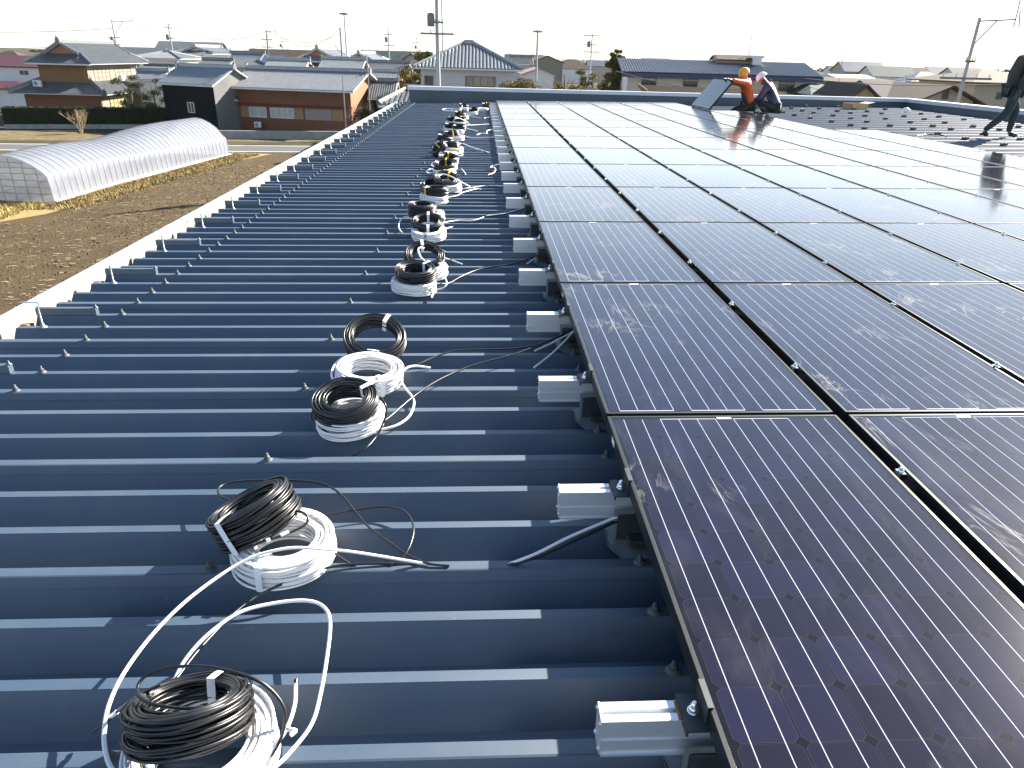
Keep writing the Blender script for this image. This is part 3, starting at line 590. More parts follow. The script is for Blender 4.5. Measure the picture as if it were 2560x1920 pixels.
cable([ov(1154,794,-.192), ov(1185,770,-.18), ov(1212,745,-.15), ov(1240,715,-.11)], 'w', 'white cable end bending down to the ribs near the fourth rail', .0048)
cable([ov(1155,758,-.19), ov(1190,742,-.17), ov(1238,716,-.12)], 'w', 'straight short white cable beside the fourth rail foot', .0046)
cable([cD(1540,662,-.19), cD(1600,620,-.17), cD(1645,570,-.15), cD(1665,520,-.13), cD(1700,470,-.10)], 'w', 'curved white cable dropping from under the panels near the sixth rail', .0048)
cable([h for h in [(2293.,338.5,-.18), (2320.,336.,-.175), (2350.,338.,-.175), (2367.,341.,-.18)]], 'b', 'thin black wire lying on the bare ribs at the right', .006)

# ================================================================== SETTING (world coordinates, ground z=0)
def ground_mat():
    m = bpy.data.materials.new('soil'); m.use_nodes = True; n = m.node_tree; P = n.nodes['Principled BSDF']; P.inputs['Roughness'].default_value = .95; P.inputs['Specular IOR Level'].default_value = .15
    tc = n.nodes.new('ShaderNodeTexCoord')
    a = n.nodes.new('ShaderNodeTexNoise'); a.inputs['Scale'].default_value = .5; a.inputs['Detail'].default_value = 8; n.links.new(tc.outputs['Object'], a.inputs['Vector'])
    mp = n.nodes.new('ShaderNodeMapping'); mp.inputs['Scale'].default_value = (3, 5, 1); n.links.new(tc.outputs['Object'], mp.inputs[0])
    b = n.nodes.new('ShaderNodeTexNoise'); b.inputs['Scale'].default_value = 2.2; b.inputs['Detail'].default_value = 7; b.inputs['Roughness'].default_value = .75; n.links.new(mp.outputs[0], b.inputs['Vector'])
    r = n.nodes.new('ShaderNodeValToRGB'); r.color_ramp.elements[0].position = .35; r.color_ramp.elements[0].color = (.055, .038, .020, 1); r.color_ramp.elements[1].position = .55; r.color_ramp.elements[1].color = (.105, .075, .042, 1)
    e = r.color_ramp.elements.new(.63); e.color = (.13, .095, .045, 1); e = r.color_ramp.elements.new(.68); e.color = (.42, .34, .18, 1)
    n.links.new(b.outputs['Fac'], r.inputs[0])
    mx = n.nodes.new('ShaderNodeMix'); mx.data_type = 'RGBA'; mx.blend_type = 'MULTIPLY'; mx.inputs[0].default_value = .5; n.links.new(r.outputs[0], mx.inputs[6])
    r2 = n.nodes.new('ShaderNodeValToRGB'); r2.color_ramp.elements[0].color = (.7, .7, .7, 1); r2.color_ramp.elements[1].color = (1.3, 1.25, 1.15, 1); r2.color_ramp.elements[0].position = .35; r2.color_ramp.elements[1].position = .65
    n.links.new(a.outputs['Fac'], r2.inputs[0]); n.links.new(r2.outputs[0], mx.inputs[7]); n.links.new(mx.outputs[2], P.inputs['Base Color'])
    bp = n.nodes.new('ShaderNodeBump'); bp.inputs['Distance'].default_value = .25; bp.inputs['Strength'].default_value = .9; n.links.new(b.outputs['Fac'], bp.inputs['Height']); n.links.new(bp.outputs[0], P.inputs['Normal'])
    return m
M_SOIL = ground_mat()
def sheet(name, pts, z, m, kind='structure'):
    s = MB(); s.poly([(p[0], p[1], z) for p in pts]); return tag(s.build(name, m), kind=kind)
sheet('ground', [(-2200, -200), (2200, -200), (2200, 1500), (-2200, 1500)], 0, mat('earth', (.055, .050, .028), .95, spec=.1, var=.3, vscale=.08))
sheet('field', [(-90, -20), (-2.5, -20), (-2.5, 72), (-90, 66)], .004, M_SOIL)
pA, pB = g(0, 359), g(760, 365); pC, pD = g(0, 376), g(760, 381)
def ext(a, b, x): t = (x-a.x)/(b.x-a.x); return (x, a.y+(b.y-a.y)*t)
r0, r1 = ext(pC, pD, -140), ext(pC, pD, 60); r2, r3 = ext(pA, pB, 60), ext(pA, pB, -140)
sheet('road', [r0, r1, r2, r3], .012, mat('asphalt', (.085, .085, .088), .85, spec=.3, var=.12, vscale=1.5))
for (a, b) in ((r0, r1), (r3, r2)):
    sg = 1 if a == r0 else -1
    sheet('road_line', [(a[0], a[1]+.15*sg), (b[0], b[1]+.15*sg), (b[0], b[1]+.35*sg), (a[0], a[1]+.35*sg)], .017, mat('road_paint', (.75, .75, .73), .7, var=.08))
sheet('field', [(-140, r3[1]+.8), (-6, r2[1]-3.5), (-6, 84.5), (-140, 86)], .008, mat('far_field', (.13, .10, .055), .95, spec=.1, var=.35, vscale=1.2))
# dry straw ground beside the greenhouse
M_STRAW = mat('straw', (.20, .145, .06), .95, spec=.1, col2=(.30, .23, .11), vscale=6, bump=.8, bscale=9)
st = [(-34, 36), (-27.6, 37.2), (-25.6, 40.8), (-24.9, 45.4), (-23.9, 53.4), (-22.3, 62.9), (-20.2, 69.6), (-24, 70.2), (-27.2, 60), (-29, 43.5), (-45, 47)]
sheet('dry_grass_ground', st, .010, M_STRAW)
rnd = random.Random(5)
def straw(name, n, gen, hgt, m, label, cat):
    s = MB()
    for _ in range(n):
        x, y = gen(); a = rnd.uniform(0, 6.28); l = rnd.uniform(.4, 1)*hgt; dx, dy = cos(a)*l*.5, sin(a)*l*.5; w = .03
        s.add([(x-w*sin(a), y+w*cos(a), .01), (x+w*sin(a), y-w*cos(a), .01), (x+dx, y+dy, l*.8)], [(0, 1, 2)])
    return tag(s.build(name, m), label, cat, kind='stuff')
def gstrip():
    t = rnd.random(); y = 42+t*27; x0 = -26.8+(y-44.2)*.13; return x0+rnd.random()**1.5*2.4+.15, y
straw('dry_grass', 7000, gstrip, .32, M_STRAW, 'strip of dry straw coloured grass along the greenhouse foot', 'grass')
def gcorner(): return -27-rnd.random()*9, 37+rnd.random()*6.5
straw('dry_grass', 3000, gcorner, .5, mat('olive_grass', (.22, .17, .04), .9, col2=(.38, .32, .10), vscale=2), 'olive dry grass patch in front of the greenhouse end', 'grass')
def gclod(): return -3.6-rnd.random()*38, 5+rnd.random()*58
s = MB()
for _ in range(13000):
    x, y = gclod()
    if x < -24.5 and y > 38: continue
    r = rnd.uniform(.02, .10); a = rnd.uniform(0, 3)
    s.add([(x+r*cos(a), y+r*sin(a), .0), (x+r*cos(a+2), y+r*sin(a+2), .0), (x+r*cos(a+4), y+r*sin(a+4), .0), (x+rnd.uniform(-.3, .3)*r, y, r*.8)], [(0, 1, 3), (1, 2, 3), (2, 0, 3)])
tag(s.build('soil_clod', mat('clod', (.060, .045, .022), .95, spec=.1, col2=(.125, .095, .048), vscale=.6)), 'brown clods scattered over the ploughed field', 'soil', kind='stuff')
s = MB()
for _ in range(6500):
    x, y = gclod()
    if x < -24.8 and y > 38: continue
    l = rnd.uniform(.08, .32); a = rnd.uniform(-.6, .6); w = .02; z = rnd.uniform(.02, .08)
    s.add([(x, y-w, z), (x+l*cos(a), y+l*sin(a)-w, z+.02), (x+l*cos(a), y+l*sin(a)+w, z+.02), (x, y+w, z)], [(0, 1, 2, 3)])
tag(s.build('straw_litter', mat('litter', (.42, .36, .22), .9, var=.3)), 'pale stalk litter scattered on the ploughed field', 'straw', kind='stuff')

# ------------------------------------------------------------------ greenhouse
def greenhouse():
    base = [g(137, 507.5), g(271, 465), g(385, 435.6), g(488, 408.5), g(573.6, 388)]
    root = tag(empty('greenhouse', tuple(base[0])), 'long plastic film tunnel greenhouse on the field', 'greenhouse')
    N_ = 37; Bp = []
    tot = smooth([Vector((p.x, p.y, 0)) for p in base], 9)
    ax = (base[-1]-base[0]); ax.z = 0; L = ax.length; ax.normalize(); side = Vector((-ax.y, ax.x, 0)); Wd = 5.6
    def arch(t):
        hs = 1.62+.10*sin(t*5+.5); hr = 2.75+.42*t-.26*math.exp(-((t-.42)/.16)**2)+.12*math.exp(-((t-.75)/.2)**2)
        pr = [(0, 0), (.03, .5), (.06, 1.0), (.12, hs-.12), (.22, hs+.02), (.42, hs+.20)]
        pr2 = pr + [(.9, hs+(hr-hs)*.50), (1.5, hs+(hr-hs)*.76), (2.15, hs+(hr-hs)*.94), (Wd/2, hr)]
        return pr2 + [(Wd-x, z) for x, z in pr2[-2::-1]]
    def P(i, x, z, o=0): 
        b = tot[min(len(tot)-1, int(round(i*(len(tot)-1)/(N_-1))))]; return b+side*x+Vector((0, 0, z))-base[0]*1
    s = MB(); m_ = len(arch(0)); vs = []
    SUB = 3; rr = random.Random(2)
    n_st = (N_-1)*SUB+1
    for k in range(n_st):
        t = k/(n_st-1); f = k/SUB; i0 = int(f); fr = f-i0
        pa = tot[min(len(tot)-1, int(f*(len(tot)-1)/(N_-1)))]; q = f*(len(tot)-1)/(N_-1); qi = min(int(q), len(tot)-2); b = tot[qi].lerp(tot[qi+1], q-qi)
        sag = .035 if k % SUB else 0
        for (x, z) in arch(t):
            cxn = (x-Wd/2)/(Wd/2)
            vs.append(b+side*(x+sag*(.6 if cxn < 0 else -.6)*abs(cxn))+Vector((0, 0, max(.0, z-sag*(1-abs(cxn)*.6)+rr.uniform(-.008, .008))))-base[0])
    s.add(vs, [(i*m_+j, (i+1)*m_+j, (i+1)*m_+j+1, i*m_+j+1) for i in range(n_st-1) for j in range(m_-1)], True)
    fm = bpy.data.materials.new('greenhouse_film'); fm.use_nodes = True; n = fm.node_tree; Pn = n.nodes['Principled BSDF']
    Pn.inputs['Base Color'].default_value = (.36, .385, .45, 1); Pn.inputs['Roughness'].default_value = .28
    tl = n.nodes.new('ShaderNodeBsdfTranslucent'); tl.inputs[0].default_value = (.34, .355, .40, 1); tr = n.nodes.new('ShaderNodeBsdfTransparent')
    m1 = n.nodes.new('ShaderNodeMixShader'); m1.inputs[0].default_value = .42; m2 = n.nodes.new('ShaderNodeMixShader')
    tc = n.nodes.new('ShaderNodeTexCoord'); nz = n.nodes.new('ShaderNodeTexNoise'); nz.inputs['Scale'].default_value = 1.3; nz.inputs['Detail'].default_value = 5; n.links.new(tc.outputs['Object'], nz.inputs['Vector'])
    mr = n.nodes.new('ShaderNodeMapRange'); mr.inputs[3].default_value = .12; mr.inputs[4].default_value = .50; n.links.new(nz.outputs['Fac'], mr.inputs[0]); n.links.new(mr.outputs[0], m2.inputs[0])
    bp = n.nodes.new('ShaderNodeBump'); bp.inputs['Strength'].default_value = .5; bp.inputs['Distance'].default_value = .06; n.links.new(nz.outputs['Fac'], bp.inputs['Height']); n.links.new(bp.outputs[0], Pn.inputs['Normal'])
    n.links.new(Pn.outputs[0], m1.inputs[1]); n.links.new(tl.outputs[0], m1.inputs[2]); n.links.new(m1.outputs[0], m2.inputs[1]); n.links.new(tr.outputs[0], m2.inputs[2])
    n.links.new(m2.outputs[0], n.nodes['Material Output'].inputs[0])
    s.build('film_cover', fm, root)
    # hoops
    hp = mat('hoop_pipe', (.27, .28, .30), .6)
    for i in range(N_):
        k = i*SUB; h = MB(); h.tube([Vector(vs[k*m_+j])+Vector((0, 0, .015)) - side*(.02 if j < m_/2 else -.02) for j in range(m_)], .013, 4); h.build('hoop', hp, root)
    for x in (.13, Wd-.13):
        h = MB(); j = min(range(m_), key=lambda j: abs(arch(0)[j][0]-x)); h.tube([Vector(vs[k*SUB*m_+j])+Vector((0, 0, .03)) for k in range(N_)], .018, 4); h.build('purlin', hp, root)
    h = MB()
    for k in range(N_-1): h.tube([Vector(vs[k*SUB*m_])-side*.05+Vector((0, 0, .06)), Vector(vs[(k+1)*SUB*m_])-side*.05+Vector((0, 0, .06))], .10, 5)
    h.build('base_sheet', M_TAPEW, root)
    # end walls with a pipe grid
    for (k, nm) in ((0, 'end_wall'), (n_st-1, 'end_wall')):
        h = MB(); h.poly([Vector(vs[k*m_+j])+ax*(.05 if k == 0 else -.05) for j in range(m_)]); ew = h.build(nm, fm, root)
        gm = MB(); o = Vector(vs[k*m_])+(ax*(-.03 if k == 0 else .03)); ar = arch(0 if k == 0 else 1)
        def hz(x):
            for (xa, za), (xb, zb) in zip(ar, ar[1:]):
                if xa <= x <= xb+1e-6: return za+(zb-za)*(x-xa)/max(1e-6, xb-xa)
            return ar[len(ar)//2][1]
        x = .75
        while x < Wd-.4: gm.tube([o+side*x, o+side*x+Vector((0, 0, hz(x)-.03))], .030, 4); x += .82
        for z in (.5, .9, 1.3, 1.7, 2.05, 2.35):
            xs_ = [a/50*Wd for a in range(51) if hz(a/50*Wd) > z+.03]
            if xs_: gm.tube([o+side*xs_[0]+Vector((0, 0, z)), o+side*xs_[-1]+Vector((0, 0, z))], .020, 4)
        gm.build('pipe_grid', mat('grid_pipe', (.28, .30, .26), .6), ew)
    return root
greenhouse()

# ------------------------------------------------------------------ houses
M_TILE = mat('grey_tile', (.20, .205, .21), .30, 0, 1., var=.16, vscale=1.6)
M_TILE2 = mat('blue_grey_tile', (.20, .215, .225), .30, 0, 1., var=.14, vscale=1.6)
M_TILED = mat('dark_tile', (.12, .127, .13), .3, 0, .8, var=.16, vscale=1.6)
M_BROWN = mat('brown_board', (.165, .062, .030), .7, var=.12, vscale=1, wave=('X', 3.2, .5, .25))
M_OCHRE = mat('ochre_board', (.21, .115, .04), .7, var=.12, vscale=1, wave=('X', 3.2, .5, .25))
M_BLACKW = mat('black_board', (.004, .006, .009), .8, 0, .2, var=.1, vscale=1, wave=('X', 3.2, .4, .2))
M_WHITEW = mat('white_wall', (.66, .65, .63), .75, var=.05, vscale=.6)
M_BEIGE = mat('beige_wall', (.36, .325, .26), .75, var=.05, vscale=.6)
M_LILAC = mat('pale_grey_wall', (.50, .49, .52), .75, var=.04, vscale=.6)
M_GREYW = mat('weathered_grey_wall', (.36, .36, .35), .8, var=.14, vscale=.7)
M_MAROON = mat('maroon_roof', (.075, .016, .02), .5, var=.12, wave=('Y', 3, .4, .15))
M_BROWNR = mat('brown_roof', (.085, .065, .05), .85, 0, .15, var=.12, vscale=1, wave=('Y', 2, .2, .1))
M_GREENR = mat('green_grey_roof', (.045, .065, .065), .8, 0, .2, var=.2, vscale=1)
M_WIN = mat('window_glass', (.045, .055, .06), .12, 0, .8, var=.2)
M_WINL = mat('curtained_glass', (.34, .37, .36), .25, 0, .6, var=.15, vscale=2)
M_WINY = mat('paper_screen', (.22, .19, .085), .5, var=.06)
M_SHUT = mat('shutter', (.30, .26, .24), .6, var=.08, wave=('Z', 14, .4, .2))
M_WOODP = mat('wood_panel', (.27, .16, .08), .6, var=.1)
M_SASH = mat('sash', (.10, .075, .06), .5, .1)
M_TRIM = mat('pale_trim', (.62, .63, .62), .5, var=.04)
M_BLUE = mat('blue_fascia', (.028, .045, .11), .45, var=.08)
M_PLASTER = mat('old_plaster', (.17, .155, .12), .8, var=.08)
M_CONC = mat('concrete', (.26, .27, .26), .85, var=.18, vscale=1.5, bump=.2)

def tiles(s, P0, U, V, nrm, L, H, inside, tw=.28, th=.30, amp=.08):
    """corrugated tile field: origin P0, U along eave, V up the slope"""
    if tw > .3: amp = .10
    nc = max(1, int(round(L/tw))); nr = max(1, int(round(H/th))); tw = L/nc; th = H/nr
    prof = [(0, 0), (.28, .9), (.52, 1.0), (.78, .62)]
    for r in range(nr):
        run = False
        for c in range(nc):
            if not inside((c+.5)*tw, (r+.5)/nr): continue
            vs = []
            for (q, hh) in prof+[(1, 0)]:
                a = P0+U*((c+q)*tw); vs.append(a+V*(r*th-.01)+nrm*(hh*amp+.030)); vs.append(a+V*((r+1)*th)+nrm*(hh*amp+.004))
            n0 = [vs[i]-nrm*.03 for i in (0, 2, 4, 6, 8)]
            s.add(vs, [(0, 2, 3, 1), (2, 4, 5, 3), (4, 6, 7, 5), (6, 8, 9, 7)], False)
            if r == 0: s.add([vs[i] for i in (0, 2, 4, 6, 8)]+n0, [(0, 5, 6, 1), (1, 6, 7, 2), (2, 7, 8, 3), (3, 8, 9, 4)])
def ridge_bar(s, a, b, w=.17, h=.34, oni=True):
    a, b = Vector(a), Vector(b); d = (b-a).normalized(); sd = d.cross(Vector((0, 0, 1))).normalized(); up = sd.cross(d).normalized()
    pr = [(-w, -.1), (-w*.9, h*.65), (-w*.55, h*.95), (0, h*1.08), (w*.55, h*.95), (w*.9, h*.65), (w, -.1)]
    s.prism([a+sd*x+up*z for x, z in pr], b-a)
    if oni:
        for p, k in ((a, -1), (b, 1)): s.prism([p+sd*x+up*z for x, z in ((-w*1.7, -.15), (-w*1.3, h*.9), (-w*.5, h*1.35), (0, h*1.9), (w*.5, h*1.35), (w*1.3, h*.9), (w*1.7, -.15))], d*k*.14)
def window(parent, face, dims, u0, u1, z0, z1, style='dark', nm='window'):
    """face 'f' front (y=0), 'r' right (x=w), 'l' left; u measured along the face"""
    w, d = dims; t = .07
    def box(s, a0, a1, b0, b1, o0, o1):
        if face == 'f': s.box(a0, -o1, b0, a1, -o0, b1)
        elif face == 'r': s.box(w+o0, a0, b0, w+o1, a1, b1)
        else: s.box(-o1, a0, b0, -o0, a1, b1)
    s = MB(); e = .012
    box(s, u0, u1, z0, z0+t, e, .07); box(s, u0, u1, z1-t, z1, e, .07); box(s, u0, u0+t, z0+t, z1-t, e, .07); box(s, u1-t, u1, z0+t, z1-t, e, .07)
    npn = 2 if u1-u0 < 2.4 else 4
    for k in range(1, npn): x = u0+(u1-u0)*k/npn; box(s, x-.03, x+.03, z0+t, z1-t, e, .06)
    if style == 'lattice':
        for k in range(1, 3): z = z0+(z1-z0)*k/3; box(s, u0+t, u1-t, z-.02, z+.02, e, .055)
    f = s.build('window_frame' if nm == 'window' else nm, M_SASH if style in ('dark', 'lattice') else M_TRIM, parent)
    s = MB(); box(s, u0+t, u1-t, z0+t, z1-t, .013, .03)
    s.build('pane', {'dark': M_WIN, 'light': M_WINL, 'lattice': M_WINY, 'white': M_WIN}[style], f)
    return f
def house(label, FL, FR, depth, ze, zr, kind='x', wall=M_BEIGE, gwall=None, tile=M_TILE, ov_=.6, wins=(), name='house', cat='house', group=None, z0=0, tiled=True, fascia=M_TRIM, ridge=True, tw=.28, hipr=None, wallname='wall'):
    """FL, FR ground points of the front wall; ridge 'x' along front, 'y' along depth, 'hip', 'irix'/'iriy' hip-and-gable"""
    FL, FR = Vector((FL[0], FL[1], 0)), Vector((FR[0], FR[1], 0)); w = (FR-FL).length; rz = atan2(FR.y-FL.y, FR.x-FL.x)
    root = tag(empty(name, (FL.x, FL.y, z0), rz), label, cat, group); ze -= z0; zr -= z0
    _wr = depth if kind in ('x', 'hip', 'irix') else w; ze = ze+(zr-ze)*ov_/(_wr/2+ov_)
    s = MB(); s.box(0, 0, 0, w, depth, ze-.02)
    if kind in ('x', 'irix') : s.prism([(0, 0, ze-.02), (0, depth, ze-.02), (0, depth/2, zr-.12 if kind == 'x' else ze+.1)], (w, 0, 0)) if kind == 'x' else None
    if kind == 'y': s.prism([(0, 0, ze-.02), (w, 0, ze-.02), (w/2, 0, zr-.12)], (0, depth, 0))
    wl = s.build(wallname, wall, root)
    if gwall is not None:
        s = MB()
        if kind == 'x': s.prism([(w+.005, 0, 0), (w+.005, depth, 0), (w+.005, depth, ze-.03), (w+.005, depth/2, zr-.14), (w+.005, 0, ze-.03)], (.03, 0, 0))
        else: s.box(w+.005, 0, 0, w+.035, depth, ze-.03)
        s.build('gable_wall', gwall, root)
    roofm = MB(); sl = MB()
    along_x = kind in ('x', 'hip', 'irix', 'hipx'); Lr, Wr = (w, depth) if along_x else (depth, w)
    rise = zr-ze; half = Wr/2+ov_; eavez = ze-rise*ov_/(Wr/2)
    sl_len = sqrt(half**2+(zr-eavez)**2)
    Tx = (lambda a, b, z: Vector((a, b, z))) if along_x else (lambda a, b, z: Vector((b, a, z)))
    hr = (hipr if hipr is not None else min(half, (Lr+2*ov_)/2-.5)) if kind in ('hip', 'hipx') else half*.42 if kind.startswith('iri') else 0
    Ltot = Lr+2*ov_
    def inside_main(x, t):
        if kind in ('hip', 'hipx'): return hr*t <= x <= Ltot-hr*t
        if kind.startswith('iri'):
            c = half*.45
            if t < .45: return c*t/.45 <= x <= Ltot-c*t/.45
            return c-.55 <= x <= Ltot-c+.55
        return True
    for sgn in (0, 1):
        b0 = -ov_ if sgn == 0 else Wr+ov_
        P0 = Tx(-ov_, b0, eavez); U = (Tx(1, 0, 0)-Tx(0, 0, 0)).normalized(); top = Tx(-ov_, Wr/2, zr); V = (top-P0).normalized()
        nrm = U.cross(V); nrm = nrm if nrm.z > 0 else -nrm
        c = half*.45
        poly = {'x': [(0, 0), (Ltot, 0), (Ltot, 1), (0, 1)], 'hip': [(0, 0), (Ltot, 0), (Ltot-hr, 1), (hr, 1)], 'iri': [(0, 0), (Ltot, 0), (Ltot-c, .45), (Ltot-c+.5, .45), (Ltot-c+.5, 1), (c-.5, 1), (c-.5, .45), (c, .45)]}['iri' if kind.startswith('iri') else 'hip' if kind.startswith('hip') else 'x']
        if kind.startswith('iri'):
            sl.prism([P0+U*x+V*(t*sl_len)-nrm*.10 for x, t in [(0, 0), (Ltot, 0), (Ltot-c, .45), (c, .45)]], nrm*.098); sl.prism([P0+U*x+V*(t*sl_len)-nrm*.10 for x, t in [(c-.5, .45), (Ltot-c+.5, .45), (Ltot-c+.5, 1), (c-.5, 1)]], nrm*.098)
        else: sl.prism([P0+U*x+V*(t*sl_len)-nrm*.10 for x, t in poly], nrm*.098)
        if tiled: tiles(roofm, P0, U, V, nrm, Ltot, sl_len, inside_main, tw=tw)
        else: sl.prism([P0+U*x+V*(t*sl_len)+nrm*.002 for x, t in poly], nrm*.02)
    if kind.startswith('hip') or kind.startswith('iri'):
        run = hr if kind.startswith('hip') else half*.45; tmax = 1 if kind.startswith('hip') else .45; ztop_ = eavez+(zr-eavez)*tmax
        for sgn in (0, 1):
            a0 = -ov_ if sgn == 0 else Lr+ov_; a1 = a0+(run if sgn == 0 else -run)
            P0 = Tx(a0, -ov_, eavez); U = (Tx(0, 1, 0)-Tx(0, 0, 0)).normalized(); V3 = Tx(a1, -ov_, ztop_)-P0; H = V3.length; V = V3.normalized()
            nrm = U.cross(V); nrm = nrm if nrm.z > 0 else -nrm
            sl.prism([P0+U*x+V*(t*H)-nrm*.10 for x, t in ([(0, 0), (2*half, 0), (half, 1)] if tmax == 1 else [(0, 0), (2*half, 0), (2*half-half*.45, 1), (half*.45, 1)])], nrm*.098)
            if tiled: tiles(roofm, P0, U, V, nrm, 2*half, H, (lambda x, t: half*t*tmax <= x <= 2*half-half*t*tmax), tw=tw)
            else: sl.prism([P0+U*x+V*(t*H)+nrm*.002 for x, t in ([(0, 0), (2*half, 0), (half, 1)] if tmax == 1 else [(0, 0), (2*half, 0), (2*half-half*.45, 1), (half*.45, 1)])], nrm*.02)
    rf = roofm.build('roof', tile, root) if tiled else sl.build('roof', tile, root)
    if tiled: sl.build('roof_deck', fascia, rf)
    if ridge:
        rb = MB(); rs = .8 if not tiled else 1.15
        zt = zr+.05
        if kind in ('x', 'y'): ridge_bar(rb, Tx(-ov_, Wr/2, zt), Tx(Lr+ov_, Wr/2, zt), h=.30*rs)
        elif kind.startswith('hip'):
            ridge_bar(rb, Tx(-ov_+hr, Wr/2, zt), Tx(Lr+ov_-hr, Wr/2, zt), h=.26*rs, oni=False)
            for a0, a1 in ((-ov_, -ov_+hr), (Lr+ov_, Lr+ov_-hr)):
                for b0 in (-ov_, Wr+ov_): ridge_bar(rb, Tx(a0, b0, eavez+.05), Tx(a1, Wr/2, zt), w=.13, h=.2, oni=False)
        else:
            c = half*.45; ridge_bar(rb, Tx(-ov_+c-.5, Wr/2, zt), Tx(Lr+ov_-c+.5, Wr/2, zt), h=.42)
            zc = eavez+(zr-eavez)*.45
            for a0, a1, k in ((-ov_, -ov_+c, -1), (Lr+ov_, Lr+ov_-c, 1)):
                for b0, b1 in ((-ov_, -ov_+half*.45), (Wr+ov_, Wr+ov_-half*.45)):
                    ridge_bar(rb, Tx(a0, b0, eavez+.05), Tx(a1, b1, zc+.05), w=.13, h=.24, oni=False)
                    ridge_bar(rb, Tx(a1+k*.45, b1, zc+.06), Tx(a1+k*.45, Wr/2, zr+.08), w=.16, h=.16, oni=False)
        rb.build('ridge', tile, rf)
    if kind.startswith('iri'):
        c = half*.45
        for a, k in ((-ov_+c, 1), (Lr+ov_-c, -1)):
            gb = MB()
            zc = eavez+(zr-eavez)*.45-.1
            gb.prism([Tx(a+.0*k, -ov_+half*.5, zc), Tx(a, Wr+ov_-half*.5, zc), Tx(a, Wr/2, zr-.2)], Tx(.12*k, 0, 0)-Tx(0, 0, 0))
            gb.build('gable', gwall or M_OCHRE, root)
    # gutter line under the front eave
    if tiled or ridge:
        gt = MB(); gt.box(-ov_, -ov_-.10, eavez-.16, w+ov_, -ov_-.005, eavez-.04); gt.build('eave_gutter', M_TRIM if fascia is M_TRIM else fascia, rf)
    for wn in wins:
        f, u0, u1, za, zb, st_ = wn
        window(root, f, (w, depth), u0*(w if f == 'f' else depth), u1*(w if f == 'f' else depth), za-z0, zb-z0, st_)
    return root, w, depth
def Hx(px, Y, py=200): p = at(px, py, Y); return (p.x, p.y)
def Z(px, py, Y): return at(px, py, Y).z

def aircon(label, loc, rz=0, sc=1.):
    e = empty('air_conditioner', loc, rz); e.scale = (sc,)*3; tag(e, label, 'air conditioner')
    s = MB(); s.box(0, 0, .08, .8, .3, .68, bev=.02); s.build('casing', M_TRIM, e)
    s = MB(); s.lathe((.3, -.004, .38), [(.0, 0), (.08, .0), (.09, .01), (.22, .01), (.24, 0)], 16, M=Matrix.Rotation(pi/2, 3, 'X')); s.build('fan_grille', M_GREYW, e)
    s = MB(); s.box(.05, 0, 0, .12, .3, .08); s.box(.68, 0, 0, .75, .3, .08); s.build('feet', M_CONC, e)
    return e

# --- red-brown barn with long tiled roof
D = 88.5
root, w_, d_ = house('red brown boarded barn with long glinting tiled roof', Hx(586, 90.2), Hx(873, 86.8), 9.0, Z(873, 228, 86.8), Z(880, 180, 91), 'x', M_BROWN, mat('sunlit_brown_board', (.34, .135, .06), .7, var=.12, wave=('Y', 3.2, .4, .2)), M_TILE, .75,  # gable boards are the front brown lightened, sunlight put into the colour
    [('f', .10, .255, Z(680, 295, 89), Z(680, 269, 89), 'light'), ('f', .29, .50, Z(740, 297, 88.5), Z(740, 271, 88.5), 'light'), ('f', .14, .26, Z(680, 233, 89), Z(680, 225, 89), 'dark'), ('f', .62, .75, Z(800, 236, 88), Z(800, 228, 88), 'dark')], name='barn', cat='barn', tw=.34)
for u0, u1, mm in ((.025, .098, M_WOODP), (.505, .585, M_WOODP), (.60, .83, M_SHUT), (.835, .93, M_WOODP)):
    s = MB(); s.box(u0*w_, -.09, Z(740, 298, 88.5), u1*w_, -.012, Z(740, 270, 88.5)); s.build('shutter', mm, root)
s = MB(); za = Z(740, 262, 88.5); s.prism([(-.1, -.01, za), (-.1, -.35, za-.18), (-.1, -.35, za-.26), (-.1, -.01, za-.24)], (w_+.3, 0, 0)); s.build('awning', mat('red_awning', (.16, .03, .015), .5), root)
# annex
root, w2_, d2_ = house('low brown annex with a lean dark roof against the barn and the black shed', Hx(556, 90.5), Hx(584, 90.3), 6, 3.6, 4.9, 'y', M_BROWN, None, M_GREENR, .5, name='shed', cat='shed', tiled=False)
aircon('white air conditioner unit at the foot of the red brown barn', (Hx(622, 88.6)[0], Hx(622, 88.6)[1], .55))
# low stone wall under the barn
s = MB(); a = g(545, 347); b = g(900, 349)
s.prism([(a.x, a.y, 0), (b.x, b.y, 0), (b.x, b.y+.35, 0), (a.x, a.y+.35, 0)], (0, 0, .85)); tag(s.build('retaining_wall', M_CONC), 'low grey concrete wall along the field below the barn', 'wall')
# --- black shed
root, w_, d_ = house('black boarded shed with tiled roof and one small white window', Hx(402, 90.5), Hx(530, 87), 6.6, Z(541, 214, 87), Z(552, 170, 90), 'x', M_BLACKW, mat('shed_gable', (.155, .155, .15), .8, var=.14, vscale=.7), M_TILE2, .35,
    [('f', .46, .59, Z(484, 282, 88.5), Z(484, 256, 88.5), 'white')], name='storehouse', cat='shed', fascia=M_TRIM, tw=.34)
s = MB(); zh = Z(484, 252, 88.5); s.box(.43*w_, -.3, zh, .61*w_, -.01, zh+.06); s.build('window_hood', M_BLACKW, root)
